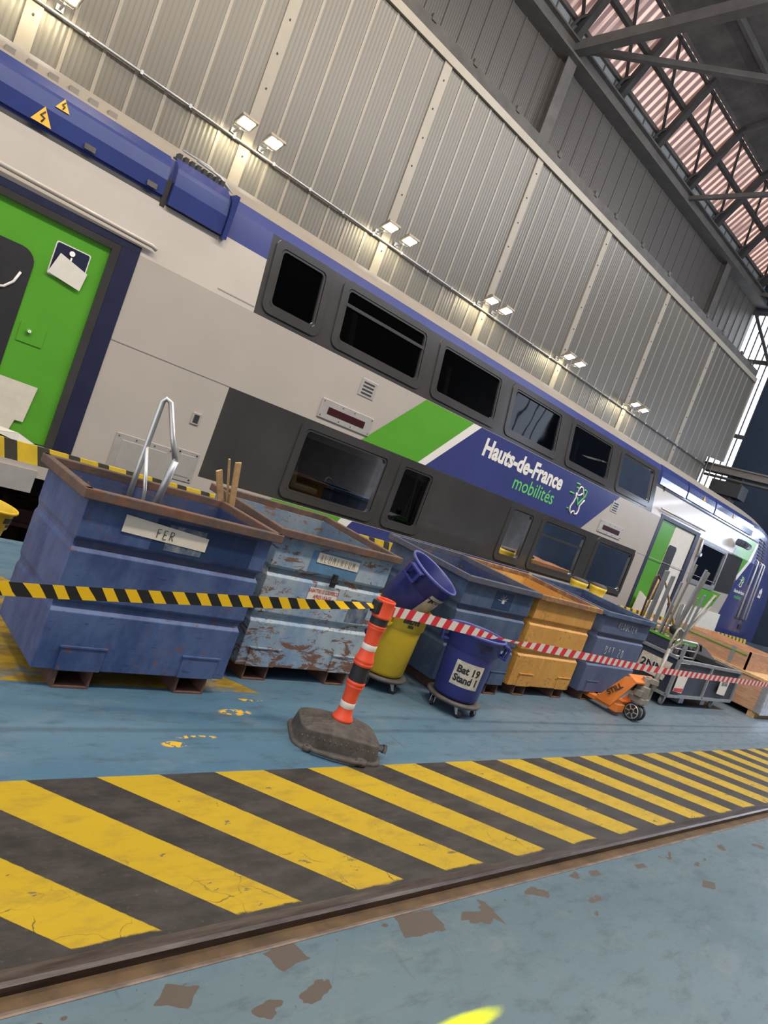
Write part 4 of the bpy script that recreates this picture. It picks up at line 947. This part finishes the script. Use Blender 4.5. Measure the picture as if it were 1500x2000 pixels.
# hazard-striped guard board beside the pit
b = MB(); x = -2.0; k = 0
e = empty('pit_guard_rail', (8, 6.2, 0), 'long guard board with slanted yellow and black stripes beside the train', 'guard rail')
while x < 19.1:
    b.cur = k % 2; wseg = .16 if k % 2 == 0 else .10
    b.prism([(x+.05, 6.19, .70), (x+wseg+.05, 6.19, .70), (x+wseg, 6.19, .86), (x, 6.19, .86)], (0, .03, 0)); x += wseg; k += 1
b.build('striped_board', ['hyel', 'hblk'], e)
for x in (.2, 5.0, 9.8, 14.4, 19.0):
    b = MB(); b.box((x, 6.225, 0), (x+.06, 6.285, .84)); b.box((x-.05, 6.2, 0), (x+.11, 6.31, .015)); b.build('guard_post', 'hyel', e)
b = MB(); b.box((13.6, 6.288, .0), (25.5, 6.299, .80)); o = b.build('pit_guard_plate', 'platedk'); tag(o, 'dark blue-grey steel plate fence below the striped board behind the crates', 'plate')
for i, (x, lb) in enumerate(((10.65, 'left'), (11.32, 'right'))):
    e = empty('yellow_socket', (x, 6.2, .86), 'small yellow cup with grey top on the striped board, %s one of two' % lb, 'socket', 'cups on the guard board')
    b = MB(); b.lathe([(.001, 0), (.16, 0), (.17, .02), (.12, .05), (.15, .17), (.155, .22), (.12, .22), (.001, .2)], (x, 6.2, .861), n=20); b.build('cup', 'hyel', e)
    b = MB(); b.lathe([(.14, 0), (.145, .03), (.10, .05), (.001, .05)], (x, 6.2, 1.08), n=20); b.build('lid', 'dolly', e)

# ---- things in the skips
def bundle(name, pts, r, mat, label, cat, group=None, n=10):
    b = MB(); b.tube(pts, r, n); return tag(b.build(name, mat), label, cat, group)
e = empty('bent_handrail', (1.86, 4.15, .5), 'bent aluminium tube frame sticking up out of the FER skip', 'frame')
b = MB(); b.tube([(1.815, 4.2, .75), (1.82, 4.2, 1.14), (1.825, 4.2, 1.61), (1.84, 4.19, 1.635), (1.87, 4.18, 1.62), (1.92, 4.1, 1.42), (1.965, 4.05, 1.28)], .018, 10); b.build('bent_tube', 'alu', e)
b = MB(); b.tube([(1.965, 4.05, 1.29), (1.955, 4.07, 1.10), (1.93, 4.1, .70)], .024, 10); b.build('socket_tube', 'steel', e)
b = MB(); b.tube([(1.82, 4.2, 1.33), (1.87, 4.12, 1.05), (1.90, 4.1, .75)], .013, 8); b.build('brace_tube', 'alu', e)
for i, (p, q, lb) in enumerate((((2.56, 4.3, .95), (2.355, 4.2, 1.30), 'short perforated wooden strip leaning left, between the two left skips'), ((2.60, 4.3, .95), (2.40, 4.2, 1.395), 'thin wooden strip, middle of the three between the two left skips'), ((2.61, 4.28, .95), (2.475, 4.2, 1.39), 'wide upright wooden strip between the two left skips'))):
    b = MB(); b.bar(p, q, .045 if i != 1 else .014, .014, (0, 1, 0)); tag(b.build('wooden_strip', 'wood', None, .002), lb, 'wood strip', 'wooden offcuts')

# ---- pallet at the left edge
e = empty('wooden_pallet', (.9, 5.0, 0), 'wooden pallet on the floor at the left edge behind the FER skip', 'pallet')
for k in range(6): b = MB(); b.box((.45, 4.45+k*.2, .118), (1.22, 4.58+k*.2, .14)); b.build('deck_board', 'wood', e)
for y in (4.45, 4.95, 5.45): b = MB(); b.box((.45, y, 0), (1.22, y+.1, .118)); b.build('bearer', 'wood', e)

# ---- papers on the door
for (x0, x1, z0, z1, lb) in ((1.0, 1.88, .93, 1.285, 'large sheet of paper taped on the lower green door'), (1.2, 1.78, .80, .95, 'small torn paper under the large sheet on the green door')):
    b = MB(); b.prism([(x0, TY+.018, z0), (x1-.03, TY+.012, z0), (x1, TY+.010, z1-.01), (x0, TY+.018, z1+.02)], (0, .0015, 0)); tag(b.build('paper_sheet', 'paper'), lb, 'paper', 'papers taped to the green door')
b = MB(); b.add([(1.68, TY+.01, .84), (1.84, TY-.04, .83), (2.0, TY-.02, .765), (1.85, TY-.05, .75), (1.62, TY+.0, .79)], [(0, 1, 2, 3, 4)]); o = tag(b.build('paper_sheet', 'paperw'), 'small pale folded paper at the bottom of the green door', 'paper', 'papers taped to the green door'); o.modifiers.new('t', 'SOLIDIFY').thickness = .002
b = MB(); b.prism([(1.645, TY+.004, 2.30), (1.945, TY+.004, 2.25), (1.965, TY+.004, 2.42), (1.70, TY+.004, 2.50)], (0, .002, 0)); o = b.build('paper_sheet', 'paperw'); tag(o, 'pale paper stuck crookedly over the wheelchair sticker', 'paper')

# ---- hand pallet truck under the rightmost skip
e = empty('pallet_truck', (7.95, 3.6, 0), 'orange hand pallet truck with grey pump and raised handle, parked at the rightmost skip', 'pallet truck')
for fx in (7.62, 8.10):
    b = MB(); b.prism([(fx, 3.50, .06), (fx+.17, 3.50, .06), (fx+.15, 4.62, .03), (fx+.02, 4.62, .03)], (0, 0, .05)); b.box((fx, 3.42, .05), (fx+.17, 3.52, .14)); b.build('fork', 'porange', e, .006)
for fx, nm in ((7.60, 'left'), (8.255, 'right')):
    b = MB(); b.prism([(fx, 3.70, .09), (fx, 3.50, .09), (fx+.06*(1 if fx < 8 else -1), 3.34, .45), (fx+.06*(1 if fx < 8 else -1), 3.40, .49), (fx+.03*(1 if fx < 8 else -1), 3.47, .47)], (.022, 0, 0)); b.build('side_plate', 'porange', e, .003)
b = MB(); b.prism([(7.62, 3.52, .12), (7.62, 3.70, .12), (7.74, 3.70, .12), (7.74, 3.52, .12)], (0, 0, .03)); b.prism([(7.66, 3.34, .44), (8.24, 3.34, .44), (8.24, 3.46, .49), (7.66, 3.46, .49)], (0, 0, .02)); b.build('bridge_plate', 'porange', e, .004)
# slanted lettered plate
P0 = Vector((7.585, 3.64, .13)); P1 = Vector((7.645, 3.40, .44)); du = (P1-P0).normalized(); nn = Vector((-1, 0, .05)).normalized(); dv = nn.cross(du)*1.0
if dv.z < 0: dv = -dv
text_mb('STILL', .085, lambda u, v, d: (P0+P1)/2+du*u+dv*(v+.0)+nn*(.012+d), .001, .003, .98).build('lettering', 'text_k', e)
b = MB(); b.cyl((7.93, 3.36, .20), (7.93, 3.36, .42), .075, 20); b.cyl((7.93, 3.36, .42), (7.93, 3.36, .52), .05, 20); b.box((7.84, 3.28, .22), (8.02, 3.46, .28)); b.box((7.80, 3.31, .30), (8.06, 3.40, .37)); b.cyl((8.05, 3.33, .28), (8.05, 3.33, .44), .035, 14); b.bar((7.93, 3.36, .5), (8.03, 3.28, .5), .08, .06); b.build('hydraulic_pump', 'pgrey', e, .004)
for dx in (-.075, .035):
    b = MB(); b.lathe([(.001, 0), (.03, 0), (.075, .006), (.08, 0), (.099, 0), (.102, .006), (.102, .042), (.099, .048), (.08, .048), (.075, .042), (.03, .048), (.001, .048)], (7.93+dx, 3.36, .102), (1, 0, 0), 32)
    wl = b.build('steer_wheel', 'black', e); ROOTS[wl.name] = loc_of(e)
    b = MB(); b.lathe([(.028, -.003), (.032, -.003), (.032, .051), (.028, .051)], (7.93+dx, 3.36, .102), (1, 0, 0), 20)
    for k in range(6): t = k*PI/3; b.bar((7.93+dx+.0, 3.36+.02*math.cos(t), .102+.02*math.sin(t)), (7.93+dx+.0, 3.36+.076*math.cos(t), .102+.076*math.sin(t)), .018, .012)
    b.lathe([(.074, -.002), (.084, -.002), (.084, .001), (.074, .001)], (7.93+dx, 3.36, .102), (1, 0, 0), 32); b.build('spoke_hub', 'alu', wl)
b = MB(); b.tube([(8.02, 3.30, .40), (8.10, 3.33, .62), (8.22, 3.38, .90)], [.034, .027, .020], 12); b.build('steering_arm', 'pgrey', e)
b = MB(); b.tube([(8.22, 3.38, .88), (8.20, 3.38, .98), (8.255, 3.38, 1.14), (8.30, 3.38, 1.165), (8.41, 3.38, 1.135), (8.44, 3.38, 1.10), (8.46, 3.38, .99), (8.22, 3.38, .89)], .016, 10); b.bar((8.30, 3.38, 1.12), (8.33, 3.38, .95), .02, .012); b.build('handle_loop', 'pgrey', e)

# ---- service trolley
e = empty('service_trolley', (10.8, 4.3, 0), 'long wheeled metal trolley with dark side panels, carrying rods and frames', 'trolley')
x0, x1, y0, y1 = 9.62, 12.02, 3.76, 4.75
def bars(name, L, mat='steel', w=.045):
    for p, q in L:
        b = MB(); b.bar(p, q, w, w); b.build(name, mat, e, .003)
bars('frame_rail', [((x0, y0, .17), (x1, y0, .17)), ((x0, y1, .17), (x1, y1, .17)), ((x0, y0, .17), (x0, y1, .17)), ((x1, y0, .17), (x1, y1, .17)), ((x0, y0, .68), (x1, y0, .66)), ((x0, y1, .68), (x1, y1, .68)), ((x1, y0, .66), (x1, y1, .68)), ((x0, y0, .70), (x0, y1, .70))])
bars('frame_post', [((x0, y0, .17), (x0, y0, .92)), ((x1, y0, .17), (x1, y0, .66)), ((x1, y1, .17), (x1, y1, .68)), ((x0, y1, .17), (x0, y1, .92)), ((10.81, y0, .17), (10.81, y0, .66))])
b = MB(); b.box((x0+.03, y0+.005, .20), (x1-.03, y0+.015, .64)); b.build('side_panel', 'board', e)
b = MB(); b.box((x0+.03, y1-.015, .20), (x1-.03, y1-.005, .64)); b.build('side_panel', 'board', e)
b = MB(); b.box((x0+.005, y0+.03, .20), (x0+.015, y1-.03, .72)); b.build('end_panel', 'board', e)
b = MB(); b.box((x1-.015, y0+.03, .20), (x1-.005, y1-.03, .64)); b.build('end_panel', 'board', e)
b = MB(); b.box((x0, y0, .15), (x1, y1, .165)); b.build('deck', 'board', e)
b = MB(); b.prism([(x0-.006, 4.28, .60), (x0-.006, 3.83, .60), (x0-.006, 3.88, .33), (x0-.006, 4.30, .33)], (.004, 0, 0)); o = b.build('sign_board', 'label', e); ROOTS[o.name] = loc_of(e); o['label'] = 'pale board with dark capitals'
text_mb('2NNG', .15, lambda u, v, d: (x0-.008-d, 4.03-u, .455+v), .001, .004, 1.1).build('lettering', 'navy', o)
text_mb('Industrial Machinery', .045, lambda u, v, d: (x0-.008-d, 4.05-u, .57+v), .0005, .0, .9).build('lettering', 'navy', o) if False else None
for x in (9.72, 11.5):
    for y in (3.83, 4.65):
        b = MB(); b.box((x-.03, y-.03, .13), (x+.05, y+.03, .15)); b.prism([(x-.03, y-.03, .13), (x+.04, y-.03, .13), (x, y-.03, .05), (x-.03, y-.03, .05)], (0, .006, 0)); b.prism([(x-.03, y+.024, .13), (x+.04, y+.024, .13), (x, y+.024, .05), (x-.03, y+.024, .05)], (0, .006, 0)); c = b.build('caster_fork', 'steel', e); ROOTS[c.name] = loc_of(e)
        b = MB(); b.lathe([(.001, 0), (.04, 0), (.062, .003), (.066, .01), (.066, .03), (.062, .037), (.04, .04), (.001, .04)], (x-.015, y-.02, .067), (0, 1, 0), 20); b.build('caster_wheel', 'pgrey', c)
for x in (10.35, 11.15): b = MB(); b.box((x, 3.85, .03), (x+.16, 4.6, .15)); b.build('fork_tunnel', 'steel', e)
# label sheets on the trolley panels
for (xa, xb, za, zb_, lb) in ((9.68, 10.02, .25, .50, 'white sheet with pink edge hanging on the left trolley panel'), (11.25, 11.62, .28, .50, 'white printed sheet on the right trolley panel')):
    b = MB(); b.prism([(xa, y0-.032, zb_), (xb, y0-.032, zb_-.02), (xb-.03, y0-.036, za-.02), (xa, y0-.036, za)], (0, .002, 0)); o = tag(b.build('paper_sheet', 'paperw'), lb, 'paper')
    if xa > 11: 
        text_mb('BOGIE', .10, lambda u, v, d: ((xa+xb)/2+u, y0-.038-d, .45+v), .0005, .002, .8).build('lettering', 'navy', o)
        for m_ in o.children: m_.location = (0, 0, 0)
    else:
        c = MB(); c.box((xa+.01, y0-.0385, za+.0), (xb-.04, y0-.037, za+.05)); c.build('pink_edge', 'tred', o)
# hoops on the trolley
for i, (xa, xb, yy, zt, lb) in enumerate(((9.70, 10.52, 3.95, .92, 'front'), (9.75, 10.85, 4.4, 1.0, 'rear'))):
    e = empty('tube_rack', ((xa+xb)/2, yy, .19), 'low bent-tube rack with cross bars standing on the trolley, the %s one' % lb, 'rack', 'tube racks on the trolley')
    b = MB(); r_ = .10; b.tube([(xa, yy, .19), (xa, yy, zt-r_), (xa+.03, yy, zt-.03), (xa+r_, yy, zt), (xb-r_, yy, zt), (xb-.03, yy, zt-.03), (xb, yy, zt-r_), (xb, yy, .19)], .018, 10); b.build('hoop', 'alu', e)
    for k in range(3): b = MB(); b.tube([(xa, yy, zt-.13-k*.1), (xb, yy, zt-.13-k*.1)], .010, 8); b.build('cross_bar', 'alu', e)
# rod bundle at the left end
e = empty('rod_rack', (9.95, 4.25, .17), 'dark box with a green rim holding the upright metal rods on the trolley', 'rack')
b = MB(); b.box((9.70, 3.95, .17), (9.72, 4.6, .88)); b.box((10.4, 3.95, .17), (10.42, 4.6, .5)); b.box((9.70, 4.58, .17), (10.42, 4.6, .88)); b.build('box_side', 'board', e)
b = MB(); b.box((9.68, 3.93, .87), (10.44, 3.955, .90)); b.box((9.68, 3.93, .87), (9.705, 4.62, .90)); b.box((9.68, 4.595, .87), (10.44, 4.62, .90)); b.box((10.415, 3.93, .87), (10.44, 4.62, .90)); b.build('green_rim', 'green', e)
RODS = [((9.82, 4.50, .2), (9.62, 4.38, 1.76), .075), ((9.90, 4.42, .2), (9.68, 4.30, 1.72), .06), ((9.84, 4.30, .2), (9.82, 4.22, 1.68), .03), ((9.95, 4.30, .2), (9.78, 4.10, 1.98), .022), ((9.98, 4.22, .2), (9.95, 4.02, 1.96), .035), ((10.05, 4.25, .2), (10.05, 4.02, 1.94), .05), ((10.10, 4.12, .2), (9.98, 4.0, 1.55), .022), ((9.92, 4.12, .2), (9.85, 4.1, 1.40), .020), ((10.18, 4.10, .2), (10.12, 3.98, 1.62), .03), ((10.02, 4.03, .2), (9.93, 4.0, 1.25), .018)]
RL = ['wide flat aluminium bar, leftmost of the upright bundle', 'flat aluminium bar leaning beside the widest bar of the bundle', 'short square rod in the middle of the upright bundle', 'thin brown rod with a flat hook, tallest at the left of the bundle', 'tall narrow bar in front of the cab door frame', 'tall wide bar with a bent top, right of the bundle', 'thin rod crossing the right of the bundle', 'thin short rod low in the middle of the bundle', 'medium rod at the far right of the bundle', 'shortest thin rod at the front of the bundle']
for (p, q, wd), lb in zip(RODS, RL):
    b = MB(); b.bar(p, q, wd*1.7, .022, (0, 1, 0)); tag(b.build('metal_rod', 'pgrey' if wd in (.022, .05) else 'steel', None, .003), lb, 'rod', 'rods standing on the trolley')
bundle('hooked_rod', [(9.66, 4.52, .9), (9.60, 4.50, 1.62), (9.63, 4.48, 1.66), (9.72, 4.44, 1.56)], .014, 'rust', 'hooked brown rod at the left of the rod bundle', 'rod')
b = MB(); b.lathe([(.001, -.06), (.06, -.04), (.08, 0), (.06, .05), (.001, .06)], (9.72, 4.02, 1.02), (.6, 0, .8), 16); tag(b.build('black_strap', 'black'), 'black bag-like knob tied on the rod bundle above the green rim', 'strap')
# slanting ladder-like frame
e = empty('tube_ladder', (10.6, 4.25, .7), 'brown tubular ladder frame leaning to the right out of the trolley', 'ladder')
L0 = [(9.98, 4.10, .72), (10.22, 4.18, .70), (10.36, 4.24, .70), (10.52, 4.30, .72)]; L1 = [(10.78, 4.10, 1.66), (11.0, 4.18, 1.48), (11.1, 4.24, 1.44), (11.28, 4.30, 1.60)]
for p, q in zip(L0, L1): b = MB(); b.tube([p, q], .018 if p in (L0[0], L0[3]) else .012, 8); b.build('rail_tube', 'pgrey', e)
b = MB(); b.bar(L1[0], L1[3], .05, .03); b.build('top_bar', 'wood', e)
bundle('angled_tube', [(9.86, 4.6, .8), (9.85, 4.55, 1.60), (9.95, 4.5, 1.60), (10.75, 4.45, .95)], .016, 'wood', 'tan bent tube behind the leaning ladder frame', 'tube')
bundle('t_post', [(10.02, 4.35, .6), (10.06, 4.32, 1.32)], .020, 'rust', 'short brown post with a flat top between bundle and ladder frame', 'tube')
b = MB(); b.bar((11.0, 4.0, .70), (11.95, 4.55, .74), .35, .10); b.tube([(11.05, 4.2, .76), (11.12, 4.2, .86), (11.28, 4.2, .86), (11.35, 4.2, .76)], .02, 8); tag(b.build('tool_case', 'dark', None, .01), 'dark tool case with a hoop handle on top of the trolley', 'case')
b = MB(); b.box((10.3, 4.3, .68), (10.5, 4.5, .86)); tag(b.build('cardboard_piece', 'wood', None, .004), 'tan block lying inside the tube racks', 'block')

# ---- plywood crates at the right
e = empty('plywood_crate', (13.6, 4.3, 0), 'plywood crate on runners at the right edge, partly wrapped in silver film', 'crate')
b = MB(); b.box((12.70, 3.52, .10), (14.6, 5.3, .62)); b.build('crate_wall', 'ply', e, .006)
b = MB(); b.box((12.68, 3.50, .61), (14.62, 5.32, .66)); b.build('crate_lid', 'wood', e, .004)
b = MB(); b.box((12.685, 3.505, .10), (12.76, 3.58, .64)); b.build('corner_strip', 'steel', e)
b = MB(); b.box((12.75, 3.49, .08), (14.6, 3.515, .60)); b.build('silver_wrapping', 'foil', e)
for y in (3.55, 4.35, 5.1): b = MB(); b.box((12.72, y, 0), (14.5, y+.12, .10)); b.build('runner', 'wood', e)
e = empty('plywood_box', (13.6, 5.0, .66), 'open plywood box with green inner line stacked behind on the crate', 'crate')
b = MB(); b.box((12.75, 3.95, .66), (12.78, 5.3, .98)); b.box((12.75, 5.27, .66), (14.5, 5.3, .98)); b.box((14.47, 3.95, .66), (14.5, 5.3, .98)); b.box((12.75, 3.95, .66), (14.5, 3.98, .98)); b.build('box_side', 'ply', e)
b = MB(); b.box((12.735, 4.0, .90), (12.75, 5.3, .915)); b.build('green_line', 'green', e)
b = MB(); b.box((12.74, 4.2, .66), (12.75, 4.26, .98)); b.build('metal_batten', 'steel', e)
e = empty('plywood_box', (12.8, 6.0, 0), 'plywood box standing on the floor left of and behind the crate', 'crate')
b = MB(); b.box((12.2, 5.36, .10), (13.9, 6.12, .80)); b.build('box_side', 'ply', e, .004)
b = MB(); b.box((12.3, 5.4, 0), (13.8, 6.1, .10)); b.build('runner', 'wood', e)
# white protective board against the cab and yellow frame
b = MB(); b.prism([(16.7, TY-.06, .42), (19.1, TY-.06, .42), (19.1, TY-.04, 1.22), (16.7, TY-.04, 1.18)], (0, .03, 0)); tag(b.build('protective_board', 'paperw'), 'pale protective board standing against the lower cab side', 'board')
b = MB(); b.prism([(14.3, TY-.10, .60), (15.9, TY-.10, .60), (15.9, TY-.06, 1.05), (15.3, TY-.08, 1.12), (14.9, TY-.09, 1.02), (14.35, TY-.10, 1.18)], (0, .04, 0)); tag(b.build('protective_sheet', 'paper'), 'cream sheeting bunched over the door step of the cab-end door', 'sheet')
e = empty('safety_barrier', (22.8, 6.1, 0), 'yellow steel post frame at the right edge beside the nose', 'frame')
b = MB(); b.bar((22.9, 6.1, 0), (22.9, 6.1, 2.3), .14, .14); b.build('upright', 'hyel', e); b = MB(); b.bar((24.0, 6.1, 0), (24.0, 6.1, 2.3), .14, .14); b.build('upright', 'hyel', e); b = MB(); b.bar((22.9, 6.1, .3), (24.0, 6.1, 1.3), .08, .08); b.build('brace', 'hyel', e)
